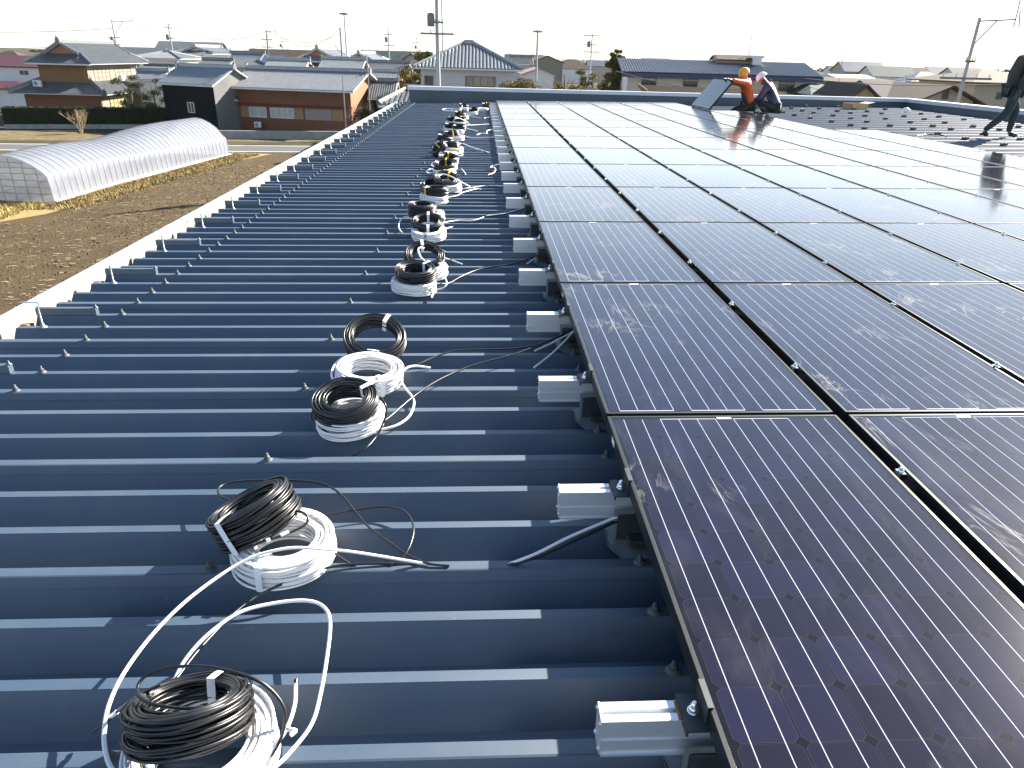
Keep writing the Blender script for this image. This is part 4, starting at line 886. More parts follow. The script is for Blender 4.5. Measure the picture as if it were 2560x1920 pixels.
# --- big traditional house
YA = 96.
FL, FR = Hx(102, YA), Hx(222, YA)
zeU, zrU = Z(222, 160, YA), Z(150, 113, YA+1)
th, wU, dU = house('large two storey traditional house with brown gable end and pale south windows', FL, FR, 15, zeU, zrU+.3, 'iriy', M_OCHRE, M_WOODP, M_TILED, 1.0,
    [('r', .10, .38, zeU-2.1, zeU-.55, 'lattice'), ('r', .48, .80, zeU-2.1, zeU-.55, 'lattice'), ('r', .82, .93, zeU-2.1, zeU-.55, 'light')], name='traditional_house', wallname='upper_wall')
s = MB(); s.box(wU+.005, .2, zeU-2.6, wU+.04, 14.9, zeU-.03); s.build('plaster_panel', M_PLASTER, th)
lowe = Z(230, 234, YA-1.5); lowt = lowe+1.35
s = MB(); s.box(-1.7, -1.3, 0, wU+1.6, 16.5, lowe-.05); s.build('lower_wall', M_BROWN, th)
s = MB(); s.box(wU+1.6, -1.1, .3, wU+1.64, 16.3, lowe-.1); s.build('plaster_panel', M_PLASTER, th)
window(th, 'r', (wU+1.64, 15), .8, 5.0, .6, lowe-.35, 'lattice'); window(th, 'r', (wU+1.64, 15), 7.0, 12.0, .6, lowe-.35, 'lattice')
sk = MB(); so = 1.0
def skirt(P0, U, Vv, Lx, H, ins):
    V = Vv.normalized(); nrm = U.cross(V); nrm = nrm if nrm.z > 0 else -nrm; tiles(sk, P0, U, V, nrm, Lx, H, ins)
    skd.prism([P0-nrm*.1, P0+U*Lx-nrm*.1, P0+U*(Lx-ins2)+V*H-nrm*.1, P0+U*ins2+V*H-nrm*.1], nrm*.098)
skd = MB(); x0, x1, y0, y1 = -2.7, wU+2.6, -2.3, 17.5; run = 2.7; ins2 = run
for (P0, U, d, Lx) in ((Vector((x0, y0, lowe-.1)), Vector((1, 0, 0)), Vector((0, run, 1.4)), x1-x0), (Vector((x1, y0, lowe-.1)), Vector((0, 1, 0)), Vector((-run, 0, 1.4)), y1-y0), (Vector((x0, y0, lowe-.1)), Vector((0, 1, 0)), Vector((run, 0, 1.4)), y1-y0)):
    skirt(P0, U, d, Lx, d.length, lambda x, t, Lx=Lx: run*t <= x <= Lx-run*t)
skr = sk.build('skirt_roof', M_TILED, th); skd.build('roof_deck', M_TRIM, skr)
rb = MB(); ridge_bar(rb, (x1, y0, lowe), (x1-run, y0+run, lowe+1.35), w=.18, h=.4); rb.build('hip_ridge', M_TILED, skr)
rb = MB(); ridge_bar(rb, (x0, y0, lowe), (x0+run, y0+run, lowe+1.35), w=.18, h=.4); rb.build('hip_ridge', M_TILED, skr)
aircon('white air conditioner unit on the lower tiled roof below the brown gable', Vector((FL[0]-.2, FL[1]-1.6, lowe+.55)), 0, 1.2)
aircon('white air conditioner unit on the tiled roof below the south windows', Vector((FR[0]+.9, FR[1]+7.0, lowe+1.1)), pi/2, 1.2)
root, _, _ = house('small tiled gate roof beside the garden pines', Hx(345, 104), Hx(404, 104), 3, 5.0, 6.0, 'x', M_WHITEW, None, M_TILE2, .5, name='porch', cat='porch')
root, _, _ = house('rear wing of the traditional house with dark tiled roof', Hx(352, 112), Hx(405, 112), 8, Z(380, 182, 112), Z(370, 166, 114), 'x', M_OCHRE, None, M_TILED, .7, name='house')
# --- white building with maroon roof at the left edge
root, _, _ = house('white building with maroon roof at the left edge', Hx(-120, 118), Hx(104, 116), 10, Z(90, 168, 116), Z(90, 140, 121), 'x', M_WHITEW, None, M_MAROON, .4, [('f', .775, .88, Z(70, 188, 117), Z(70, 175, 117), 'white')], name='house', tiled=False, ridge=False)
root, _, _ = house('low white wing with maroon lean roof in front of the maroon roofed building', Hx(-100, 110), Hx(62, 110), 6, Z(50, 222, 110), Z(50, 204, 113), 'hip', M_WHITEW, None, M_MAROON, .6, name='house', tiled=False, ridge=False)
# --- hedge with stone foot
def leafmat(name, c1, c2, sc=1.2):
    m = mat(name, c1, .75, spec=.25, col2=c2, vscale=sc); return m
LG = leafmat('hedge_leaf', (.010, .014, .005), (.026, .034, .011), 2)
a, b = g(14, 322), g(428, 322)
ad = (b-a); hl = ad.length; ad.normalize(); sdv = Vector((-ad.y, ad.x, 0)); rnd = random.Random(8); s = MB()
s.prism([a+Vector((0, 0, .5)), b+Vector((0, 0, .5)), b+sdv*1.1+Vector((0, 0, .5)), a+sdv*1.1+Vector((0, 0, .5))], (0, 0, 1.75))
for _ in range(9000):
    u = rnd.random()*hl; f = rnd.random()
    p = a+ad*u+(Vector((0, 0, .5+rnd.random()*1.8))-sdv*rnd.uniform(0, .1) if f < .7 else sdv*rnd.random()*1.1+Vector((0, 0, 2.25+rnd.random()*.12)))
    q = [Vector((rnd.uniform(-1, 1), rnd.uniform(-1, 1), rnd.uniform(-1, 1)))*.10 for _ in range(3)]; s.add([p+v for v in q], [(0, 1, 2)])
hd = tag(s.build('hedge', LG), 'long clipped dark green hedge on a stone base before the traditional house', 'hedge')
s = MB(); s.prism([a-sdv*.15, b-sdv*.15, b+sdv*1.2, a+sdv*1.2], (0, 0, .5)); tag(s.build('stone_wall', M_CONC), 'low greenish stone wall supporting the long hedge', 'wall')

# --- roofs behind the barn
def simple(label, pxl, pxr, Y, pye, pyr, depth, kind='x', **k):
    px = (pxl+pxr)/2
    yr = Y+(depth/2 if kind in ('x', 'hip', 'irix') else 0)
    return house(label, Hx(pxl, Y), Hx(pxr, Y), depth, Z(px, pye, Y), Z(px, pyr, yr), kind, **k)
simple('tiled roof house with white gable edge just behind the barn', 668, 758, 101, 172, 152, 6, wall=M_WHITEW, gwall=M_WHITEW, tile=M_TILE2, ov_=.4)
simple('dark boarded house with wide tiled roof behind the right half of the barn', 802, 896, 102, 180, 149, 9, wall=M_BROWN, tile=M_TILE2, ov_=.5)
simple('traditional house with orange gable facing the camera behind the barn', 760, 836, 118, 153, 123, 16, kind='iriy', wall=M_BROWN, gwall=mat('orange_gable', (.42, .19, .07), .7), tile=M_TILE, ov_=.9)
simple('grey tiled traditional house right of the orange gabled one', 876, 925, 130, 154, 135, 20, kind='iriy', wall=M_GREYW, gwall=M_WOODP, tile=M_TILE, ov_=.9)
hs, hw, hd_ = simple('traditional house with blue solar modules on its roof', 540, 668, 122, 165, 135, 10, kind='irix', wall=M_GREYW, gwall=M_WOODP, tile=M_TILED, ov_=.8)
ze_, zr_ = Z(604, 165, 122), Z(604, 135, 127)
s = MB(); 
for i in range(5):
    for j in range(3):
        y_ = .5+j*1.35; zf = lambda y: ze_+(zr_-ze_)*y/5+.14
        s.add([(1.5+i*1.75, y_, zf(y_)), (3.2+i*1.75, y_, zf(y_)), (3.2+i*1.75, y_+1.28, zf(y_+1.28)), (1.5+i*1.75, y_+1.28, zf(y_+1.28))], [(0, 1, 2, 3)])
s.build('solar_module', mat('blue_module', (.035, .06, .12), .2, 0, .7, var=.1), hs)
simple('white house with grey tiled roof left of the solar roofed house', 352, 452, 128, 146, 130, 9, kind='hip', wall=M_WHITEW, tile=M_TILE, ov_=.7, wins=[('f', .3, .6, 4.2, 5.6, 'light')])
simple('distant grey tiled house with white gable left of the solar roof', 462, 532, 140, 134, 118, 14, kind='iriy', wall=M_WHITEW, gwall=M_WHITEW, tile=M_TILE, ov_=.8)
simple('white gabled house tucked between the black shed and the barn', 500, 560, 118, 176, 150, 8, kind='x', wall=M_WHITEW, tile=M_TILED, ov_=.5)
simple('long low tiled roof behind the trees left of the utility pole', 925, 1012, 112, 180, 157, 8, wall=M_BROWN, tile=M_TILED, ov_=.5)
simple('small tiled roof with bright orange gable edge left of the palm', 925, 985, 98, 203, 180, 6, wall=mat('orange_side', (.45, .2, .07), .7), tile=M_TILE2, ov_=.5)
simple('dark tiled roof above the bare shrubs at the eave corner', 928, 976, 90, 246, 203, 7, wall=M_BLACKW, tile=M_TILED, ov_=.5)
simple('dark tiled roof peeping over the eave end just beyond the parapet', 966, 1075, 46, 262, 226, 7, kind='hip', wall=M_GREYW, tile=M_TILED, ov_=.5)
# --- white hip roofed house in the middle
simple('pale walled house with a hipped checker glinting tiled roof in the middle', 1052, 1288, 78, 171, 109, 9.5, kind='hip', wall=M_LILAC, tile=M_TILE2, ov_=.65, tw=.37, hipr=5.0,
       wins=[('f', .04, .13, Z(1075, 213, 78), Z(1075, 189, 78), 'dark'), ('f', .47, .79, Z(1200, 217, 78), Z(1200, 191, 78), 'dark')])
# --- houses between
simple('brown roofed house with grey gable behind the palm, left of the hipped house', 1012, 1046, 125, 150, 133, 10, kind='y', wall=M_GREYW, tile=M_BROWNR, ov_=.4, tiled=False, ridge=False)
simple('dark roofed house with bright skylight panel right of the hipped house', 1285, 1325, 135, 160, 143, 9, kind='x', wall=M_GREYW, tile=M_TILED, ov_=.6)
simple('large grey green barn with round ended gable right of the dish', 1330, 1405, 140, 156, 139, 22, kind='y', wall=mat('moss_wall', (.17, .18, .14), .8, var=.1), tile=M_BROWNR, ov_=.3, tiled=False, ridge=False, name='barn', cat='barn')
simple('low white shed with pinkish brown roof behind the satellite dish', 1308, 1385, 105, 187, 170, 12, kind='y', wall=M_LILAC, tile=mat('pink_roof', (.25, .15, .12), .6), ov_=.3, tiled=False, ridge=False, name='shed', cat='shed')
# --- long cream building with ribbed blue-grey roof
YB = 72.
lb_, lw, ld = house('long cream building with ribbed grey roof and blue fascia behind the parapet', Hx(1570, YB), Hx(2032, YB-1.2), 10, Z(1800, 186, YB), Z(1800, 153, YB+5), 'x', mat('cream_wall', (.56, .51, .40), .75, var=.05, vscale=.6), MC['beige_wall'], mat('ribbed_roof', (.15, .17, .21), .38, .1, .6, var=.1), .7,
    [('f', .075, .155, Z(1620, 216, YB), Z(1620, 193, YB), 'dark'), ('f', .30, .38, Z(1730, 220, YB), Z(1730, 197, YB), 'dark'), ('f', .82, .905, Z(1975, 228, YB), Z(1975, 204, YB), 'dark')], name='long_building', cat='building', fascia=M_BLUE, tw=.25, ridge=False)
ze_ = Z(1800, 186, YB)
s = MB(); s.box(-.7, -.86, ze_-.42, lw+.7, -.72, ze_-.04); s.build('fascia', M_BLUE, lb_)
s = MB(); s.box(-.03, -.05, ze_-.62, lw+.03, -.012, ze_-.50); s.build('trim_band', M_TRIM, lb_)
s = MB(); s.prism([(-.045, 0, 0), (-.045, ld, 0), (-.045, ld, ze_+.2), (-.045, ld/2, Z(1800, 153, YB+5)-.1), (-.045, 0, ze_+.2)], (.03, 0, 0)); s.build('gable_wall', M_WHITEW, lb_)
zr_ = Z(1800, 153, YB+5)
s = MB()
s.box(lw*.52, ld/2-1.0, zr_-.4, lw*.745, ld/2+1.0, zr_+.25); cu = s.build('roof_monitor', M_BEIGE, lb_)
s = MB()
for k in range(22):
    x = lw*.515+k*lw*.235/22
    s.prism([(x, ld/2-1.4, zr_+.12), (x+.2, ld/2-1.4, zr_+.12), (x+.2, ld/2, zr_+.55), (x, ld/2, zr_+.55)], (0, .02, .06))
s.prism([(lw*.505, ld/2-1.45, zr_+.08), (lw*.76, ld/2-1.45, zr_+.08), (lw*.76, ld/2, zr_+.5), (lw*.505, ld/2, zr_+.5)], (0, 0, .04))
s.prism([(lw*.505, ld/2+1.45, zr_+.08), (lw*.76, ld/2+1.45, zr_+.08), (lw*.76, ld/2, zr_+.5), (lw*.505, ld/2, zr_+.5)], (0, 0, .04)); s.build('monitor_roof', M_BROWNR, cu)
s = MB(); s.box(lw*.715, ld/2-1.6, zr_-.5, lw*.765, ld/2-.7, zr_+.35); s.box(lw*.705, ld/2-1.7, zr_+.35, lw*.775, ld/2-.6, zr_+.6); s.build('vent_box', M_TRIM, cu)
# brown canopy in front of the long building
a = at(1620, 229, 62); b = at(1985, 244, 62); a2 = at(1620, 212, 66)
cn = tag(empty('canopy', (0, 0, 0)), 'rusty brown canopy roof in front of the long cream building', 'canopy')
s = MB(); s.prism([(a.x, 62, a.z), (b.x, 62, b.z), (b.x, 66, b.z+a2.z-a.z), (a.x, 66, a2.z)], (0, 0, -.08)); s.build('canopy_roof', mat('canopy_sheet', (.02, .014, .009), .95, 0, .03, var=.25), cn)
s = MB(); s.prism([(a.x, 61.9, a.z+.1), (b.x, 61.9, b.z+.1), (b.x, 61.9, b.z-.28), (a.x, 61.9, a.z-.28)], (0, .08, 0)); s.prism([(a.x-.08, 61.9, a.z+.1), (a.x-.08, 66, a2.z+.1), (a.x-.08, 66, a2.z-.2), (a.x-.08, 61.9, a.z-.28)], (.07, 0, 0)); s.build('canopy_edge', mat('rusty_sheet', (.16, .085, .03), .75, var=.25), cn)
for x in (a.x+.5, (a.x+b.x)/2, b.x-.5): s = MB(); s.tube([(x, 63, 0), (x, 63, min(a.z, b.z)-.1)], .06, 6); s.build('post', M_ZINC, cn)
# --- right hand side houses
simple('grey green roofed house right of the long cream building', 2046, 2126, 66, 238, 210, 8, kind='hip', wall=M_BLACKW, tile=M_GREENR, ov_=.7, tiled=False, ridge=False)
simple('large beige hall with flat brown roof behind the right houses', 2060, 2280, 105, 206, 196, 20, kind='x', wall=mat('hall_wall', (.20, .165, .125), .8, var=.08), tile=mat('hall_roof', (.11, .09, .07), .95, 0, .05, var=.1), ov_=.4, tiled=False, ridge=False, name='hall', cat='building')
simple('grey roofed house whose beige gable has one dark slit window', 2300, 2448, 62, 262, 213, 9, kind='y', wall=M_BEIGE, tile=M_BROWNR, ov_=.9, tiled=False, ridge=False, wins=[('f', .44, .54, Z(2375, 249, 62), Z(2375, 222, 62), 'dark')])
simple('long grey roof slope left of the slit windowed gable', 2226, 2330, 66, 250, 204, 10, kind='x', wall=M_BEIGE, tile=mat('grey_slate', (.085, .08, .08), .9, 0, .1, var=.08), ov_=.3, tiled=False, ridge=False)
simple('beige house with brown hipped roof behind the walking worker', 2442, 2640, 72, 208, 176, 10, kind='hip', wall=M_BEIGE, tile=M_BROWNR, ov_=1.0, tiled=False, ridge=False, wins=[('f', .30, .38, Z(2505, 249, 72), Z(2505, 231, 72), 'dark')])
simple('small dark gabled porch with weathered timber by the bent signpost', 2140, 2196, 56, 246, 212, 6, kind='y', wall=mat('tan_wall', (.36, .26, .15), .8), tile=M_BROWNR, ov_=.4, tiled=False, ridge=False, name='hut', cat='hut')
simple('long bright flat roofed warehouse on the horizon', 2095, 2190, 210, 196, 187, 14, kind='x', wall=M_WHITEW, tile=M_WHITEW, ov_=.2, tiled=False, ridge=False, name='warehouse', cat='warehouse')
# distant small houses
rnd = random.Random(21)
cols = [M_WHITEW, M_BEIGE, M_GREYW, M_LILAC]; rcols = [M_TILED, M_BROWNR, M_GREENR, mat('pale_roof', (.13, .14, .15), .8, 0, .15)]
adj = ['white', 'beige', 'grey', 'pale']; radj = ['dark', 'brown', 'green grey', 'pale grey']
def far_house(px, Y, wd, hh, i):
    ci, ri = i % 4, (i*3+1) % 4; x, y = Hx(px, Y); 
    house(FARL[i], (x-wd/2, y), (x+wd/2, y), wd*.8, hh, hh+wd*.22, 'hip' if i % 3 == 0 else 'x', wall=cols[ci], tile=rcols[ri], ov_=.5, tiled=False, ridge=False, group='distant houses on the plain')
FP = [(20, 190), (330, 170), (470, 200), (590, 210), (700, 170), (745, 230), (905, 190), (985, 180), (1000, 260), (1030, 300), (1075, 260), (1310, 260), (1430, 300), (1500, 330), (1640, 400), (2050, 230), (2110, 330), (2160, 280), (2200, 390), (2235, 240), (2290, 300), (2330, 220), (2370, 340), (2420, 260), (2470, 190), (2530, 300)]
FARL = []
for i, (px, Y) in enumerate(FP):
    where = 'near the left edge' if px < 300 else 'left of the barn roofs' if px < 560 else 'behind the solar roofed house' if px < 760 else 'left of the utility pole' if px < 1090 else 'between the hipped house and the tall tree' if px < 1550 else 'over the right parapet' if px > 2000 else 'above the long cream building'
    FARL.append(f'distant {adj[i % 4]} house {where}, {ORD[i]} far one from left')
    far_house(px, Y, 9+(i*7 % 5)*1.6, 5.2+(i % 3)*.9, i)

# ------------------------------------------------------------------ trees and shrubs
def leaves(s, rnd, c, r, n, size, flat=1.):
    c = Vector(c)
    for _ in range(n):
        d = Vector((rnd.gauss(0, 1), rnd.gauss(0, 1), rnd.gauss(0, 1))).normalized()*r*(rnd.random()**.45); d.z *= flat
        p = c+d; q = [Vector((rnd.uniform(-1, 1), rnd.uniform(-1, 1), rnd.uniform(-.7, .7)))*size for _ in range(3)]; s.add([p+q[0], p+q[1], p+q[2], p-q[0]*.6], [(0, 1, 2), (0, 2, 3)])
def tree(name, label, cat, base, h, r, m, kind='round', seed=1, n=2600, group=None, leaf=.16, bark=None):
    rnd = random.Random(seed); root = tag(empty(name, base), label, cat, group); t = MB()
    bark = bark or mat('bark', (.10, .075, .05), .9, bump=.4)
    trunk = [(0, 0, 0), (rnd.uniform(-.1, .1), rnd.uniform(-.1, .1), h*.35), (rnd.uniform(-.2, .2), rnd.uniform(-.2, .2), h*.7), (rnd.uniform(-.2, .2), 0, h*.95)]
    r0 = .035*h; t.tube(trunk, [r0, r0*.75, r0*.45, r0*.12], 7); lv = MB(); cl = []
    if kind == 'round':
        for k in range(15): a = rnd.uniform(0, 6.28); q = rnd.random()**.6; cl.append((cos(a)*r*q*.75, sin(a)*r*q*.75, h*(.45+.5*rnd.random()), r*rnd.uniform(.28, .45)))
    elif kind == 'conifer':
        for k in range(44): z = h*(.12+.84*k/43)+rnd.uniform(-.3, .3); rr = r*(1-.72*(k/43)**1.4)*rnd.uniform(.55, 1.3); a = k*2.4; cl.append((cos(a)*rr*.75, sin(a)*rr*.75, z, rr*.28+.22))
        for k in range(7): a = k*.9; cl.append((cos(a)*r*.35*rnd.random(), sin(a)*r*.3, h*rnd.uniform(.93, 1.03), .16))
    elif kind == 'pine':
        for k in range(9): z = h*(.35+.65*k/8); a = k*2.3; rr = r*rnd.uniform(.4, 1); cl.append((cos(a)*rr, sin(a)*rr, z, r*.42))
    elif kind == 'bush':
        for k in range(9): a = rnd.uniform(0, 6.28); q = rnd.random(); cl.append((cos(a)*r*q*.8, sin(a)*r*q*.8, h-.4-rnd.random()*1.6-q*.5, r*.48))
    for (x, y, z, rr) in cl:
        zz = max(h*.2, z-rr*.6); tx = trunk[1][0]; t.tube([(tx*.5, 0, zz*.75), (x*.5, y*.5, zz), (x, y, z)], [r0*.35, r0*.22, r0*.08], 5)
        leaves(lv, rnd, (x, y, z), rr, int(n/len(cl)), leaf, .45 if kind == 'pine' else .75)
    t.build('trunk', bark, root); lv.build('crown', m, root); return root
def bare(name, label, cat, base, h, seed, m, spread=.6, stems=6, group=None, r=.05):
    rnd = random.Random(seed); root = tag(empty(name, base), label, cat, group); s = MB(); tw = MB()
    def br(p, d, l, rad, dep, mb):
        e = p+d*l; mid_ = p+d*l*.5+Vector((rnd.uniform(-1, 1), rnd.uniform(-1, 1), 0))*l*.06; mb.tube([p, mid_, e], [rad, rad*.8, rad*.6], 4)
        if dep > 0:
            for _ in range(3): nd = (d+Vector((rnd.uniform(-1, 1), rnd.uniform(-1, 1), rnd.uniform(-.2, .6)))*spread).normalized(); br(p+d*l*rnd.uniform(.5, 1), nd, l*rnd.uniform(.55, .8), rad*.6, dep-1, tw)
    for k in range(stems): a = 6.28*k/stems; br(Vector((cos(a)*.1, sin(a)*.1, 0)), Vector((cos(a)*spread*.5, sin(a)*spread*.5, 1)).normalized(), h*.42, r, 3, s)
    s.build('stem', m, root); tw.build('twigs', m, root); return root
L1 = leafmat('tree_leaf', (.045, .055, .010), (.17, .15, .030), .8); L2 = leafmat('olive_leaf', (.11, .095, .015), (.26, .21, .04), .8); L3 = leafmat('pine_leaf', (.025, .035, .012), (.085, .085, .022), 1.2)
BT = mat('bare_twig', (.17, .12, .08), .9); BT2 = mat('dry_twig', (.30, .23, .13), .9)
def tp(px, Y): x, y = Hx(px, Y); return (x, y, 0)
YT = 86
tree('conifer', 'tall shaggy dark green conifer left of the long cream building', 'tree', tp(1536, 78), Z(1536, 134, 78), 2.3, L1, 'conifer', 3, 9000, leaf=.17)
tree('conifer', 'slim dark conifer touching the corner of the cream building', 'tree', tp(1560, 80), Z(1566, 150, 80), 1.2, L1, 'conifer', 13, 2500, leaf=.2)
tree('pine_tree', 'cloud pruned pine in the garden left of the black shed', 'tree', tp(318, 92), Z(318, 194, 92), 1.8, L3, 'pine', 5, 3200, leaf=.10, group='garden pines')
tree('pine_tree', 'darker pine touching the black shed at its left side', 'tree', tp(378, 93), Z(378, 202, 93), 1.9, L3, 'pine', 6, 3600, leaf=.10, group='garden pines')
tree('palm_like_tree', 'yellow green leafy tree left of the pale walled hipped house', 'tree', tp(1030, 72), Z(1030, 158, 72), 1.5, L2, 'round', 7, 4500, leaf=.16)
tree('tree', 'dark bushy treetop above the roof ridge behind the hipped house', 'tree', tp(1062, 115), Z(1062, 127, 115), 2.3, L1, 'round', 8, 2000, leaf=.25)
tree('bush', 'yellow green clipped shrub right of the pale walled house', 'bush', tp(1290, 62), Z(1290, 190, 62), 1.3, L2, 'bush', 9, 2600, leaf=.10)
tree('bush', 'second yellow green shrub beside the satellite dish', 'bush', tp(1320, 62), Z(1320, 193, 62), 1.1, L2, 'bush', 10, 2200, leaf=.10)
tree('bush', 'tall olive shrub between the dish and the bare trees', 'bush', tp(1410, 66), Z(1410, 172, 66), 1.2, L2, 'round', 11, 3000, leaf=.11)
tree('bush', 'dark green shrub at the foot of the olive shrub', 'bush', tp(1390, 64), Z(1388, 192, 64), .9, L1, 'bush', 12, 1800, leaf=.11)
tree('bush', 'small rounded olive bush on the right below the pole', 'bush', tp(1455, 64), Z(1455, 203, 64), 1.1, L2, 'bush', 14, 2000, leaf=.10)
tree('bush', 'reddish dark bush behind the clipped shrubs', 'bush', tp(1312, 74), Z(1312, 186, 74), 1.2, leafmat('red_leaf', (.06, .025, .025), (.12, .06, .05)), 'bush', 15, 1500, leaf=.12)
tree('bush', 'small green tree in front of the bare grove', 'bush', tp(1462, 90), Z(1462, 168, 90), 1.3, L1, 'round', 16, 1800, leaf=.16)
for i, (px, Y, py) in enumerate(((1425, 95, 172), (1448, 92, 170), (1480, 90, 168), (1500, 84, 172), (1515, 80, 180), (1438, 78, 196), (1475, 74, 200), (1500, 70, 204))):
    bare('bare_tree', ['bare brown tree behind the olive shrub', 'bare tree with fine twigs left of the small green tree', 'bare tree in the middle of the brown grove', 'bare tree against the conifer at the back', 'bare tree touching the tall conifer', 'low bare shrub in front at the left of the grove', 'low bare shrub in the middle front of the grove', 'low bare shrub at the foot of the conifer'][i], 'tree', tp(px, Y), Z(px, py, Y), 30+i, BT, .85, 7, 'bare trees and shrubs of the grove', .085)
tree('bush', 'autumn coloured shrub beyond the eave end of the metal roof', 'bush', tp(980, 80), Z(985, 220, 80), 1.5, leafmat('autumn_leaf', (.16, .09, .02), (.30, .20, .05)), 'bush', 17, 2500, leaf=.11)
bare('bare_shrub', 'yellowish bare bush in front of the hedge', 'bush', tuple(g(205, 334)), 3.0, 50, BT2, .75, 9, None, .03)
bare('bare_shrub', 'dark bare bush against the sunlit side of the barn', 'bush', tp(902, 84), Z(905, 240, 84), 51, BT, .8, 7, None, .04)
tree('bush', 'dark ivy covered bush at the right corner of the barn', 'bush', tp(906, 82), Z(906, 265, 82), 1.4, leafmat('ivy', (.035, .035, .012), (.11, .09, .03)), 'bush', 52, 2500, leaf=.10)
# far woodland strips on the horizon
def woods(label, px0, px1, Y, py, seed, m):
    rnd = random.Random(seed); s = MB(); a, b = tp(px0, Y), tp(px1, Y); n = 60
    for i in range(n):
        t = (i+rnd.random())/n; x = a[0]+(b[0]-a[0])*t; h = Z(px0+(px1-px0)*t, py, Y)*rnd.uniform(.75, 1.08); r = abs(b[0]-a[0])/n*1.5
        leaves(s, rnd, (x, Y+rnd.uniform(-5, 5), h*.5), r, 60, r*.30, h*.5/r)
    return tag(s.build('woodland', m), label, 'woodland', kind='stuff')
FW = leafmat('far_wood', (.022, .030, .018), (.05, .055, .03), .05)
woods('low wooded rise on the horizon at the far left', -60, 95, 230, 119, 1, FW)
woods('tree line on the horizon left of the houses', 100, 560, 900, 124, 2, FW)
woods('tree line on the horizon behind the middle roofs', 860, 1200, 900, 136, 3, FW)
woods('tree line on the horizon right of the hipped house', 1280, 1560, 900, 147, 4, FW)
woods('hazy tree line on the horizon above the right parapet', 1980, 2620, 850, 172, 5, FW)
woods('nearer clump of trees on the right horizon', 2310, 2400, 500, 174, 6, FW)
woods('scrubby growth between the right hand houses', 2180, 2460, 190, 190, 7, leafmat('scrub', (.05, .042, .022), (.10, .085, .045), .3))

# ------------------------------------------------------------------ poles
M_POLE = mat('concrete_pole', (.34, .36, .37), .6, var=.06); M_POLED = mat('dark_pole', (.16, .15, .16), .6)
def pole(label, px, Y, pytop, lean=0, r=.17, arms=((.92, 1.8),), trans=False, m=M_POLE, base_z=0, bracket=None, name='utility_pole', cat='utility pole', seed=0):
    top = at(px, pytop, Y); root = tag(empty(name, (top.x-lean, Y, base_z)), label, cat, 'utility poles' if name == 'utility_pole' else None); H = top.z-base_z
    s = MB(); s.tube([(0, 0, 0), (lean*.5, 0, H*.5), (lean, 0, H)], [r, r*.82, r*.62], 8); s.build('shaft', m, root)
    for (f, w_) in arms:
        s = MB(); z = H*f if f <= 1 else H-f; cx = lean*z/H; s.box(cx-w_/2, -r-.08, z-.06, cx+w_/2, -r, z+.06); a_ = s.build('crossarm', M_POLED, root)
        for q in (-.45, -.2, .2, .45): s = MB(); s.lathe((cx+q*w_, -r-.04, z+.06), [(.03, 0), (.05, .06), (.03, .1), (.05, .14), (.02, .2)], 6); s.build('insulator', M_TRIM, a_)
    if trans:
        s = MB(); z = H*(trans if trans is not True else .8); s.lathe((lean*z/H-.45, -.1, z), [(.0, 0), (.24, 0), (.26, .05), (.26, .75), (.2, .85), (0, .9)], 10); s.build('transformer', M_POLED, root)
    if bracket:
        s = MB(); z = H*.985; s.tube([(lean, 0, z), (lean+bracket, 0, z+.15)], .05, 4); s.tube([(lean, 0, z-1.8*abs(bracket)/3), (lean+bracket*.5, 0, z+.07)], .04, 4)
        s.tube([(lean+bracket, 0, z-.3), (lean+bracket*.97, 0, z+1.2)], .04, 4); s.tube([(lean+bracket*1.15, 0, z-.3), (lean+bracket*1.05, 0, z+.6)], .04, 4); s.build('bracket_arm', M_ZINC, root)
    return root, Vector((top.x, Y, top.z))
P1, t1 = pole('tall grey concrete utility pole in front of the pale hipped house', 1091, 56, -40, -.05, .20, ((.765, 2.4), (.82, .9)), .80)
sm = MB(); sm.tube([(.32, 0, 9.2), (.30, 0, 14)], .045, 6); sm.tube([(0, 0, 9.2), (.32, 0, 9.2)], .03, 4); sm.tube([(0, 0, 13.6), (.30, 0, 13.6)], .03, 4); sm.build('riser_pipe', M_ZINC, P1)
pole('slim grey pole with a white satellite dish near its foot', 1344.5, 66, 74, 0, .12, ((.985, .8),), False)
ds = MB(); c_ = at(1341, 208, 64.5); ds.lathe((0, 0, 0), [(0, 0), (.1, .01), (.18, .04), (.235, .08), (.24, .085), (.18, .05), (.1, .02), (0, .01)], 18, M=Matrix.Rotation(radians(100), 3, 'X') @ Matrix.Rotation(.5, 3, 'Y'))
dd = ds.build('satellite_dish', M_TRIM); dd.location = c_; dd.scale = (1, 1, 1); tag(dd, 'small white satellite dish on the slim grey pole', 'satellite dish')
ds = MB(); ds.tube([(0, .05, 0), (0, 1.35, -.1)], .03, 5); ds.build('mount_arm', M_ZINC, dd)
T = {}
_, T['a'] = pole('utility pole with a wide bracket arm behind the traditional house', 279, 128, 50, 0, .16, ((.80, 1.8), (.72, 1.6)), .74, bracket=3.4)
_, T['b'] = pole('leaning looking pole with transformer above the white house', 420.5, 142, 60, 0, .17, ((.95, 1.4), (.82, 1.2)), .80)
_, T['c'] = pole('pole with two crossarms and a bracket above the solar roofed house', 665, 140, 76, 0, .17, ((.88, 2.0), (.78, 2.0)), False, bracket=1.6, m=M_POLED)
_, T['d'] = pole('small distant pole right of the double crossarm pole', 704, 230, 95, 0, .16, ((.93, 2.4),), .80)
_, T['e'] = pole('plain dark pole beside the tall lamp mast', 850, 125, 69, 0, .18, (), False, m=M_POLED)
_, T['f'] = pole('pole with transformer between the lamp mast and the big pole', 970, 150, 66, 0, .16, ((.90, 1.6), (.76, 2.0)), .80)
_, T['g'] = pole('distant pole left of the big concrete pole', 1042, 230, 91, 0, .14, ((.95, 3), (.88, 3)), .76)
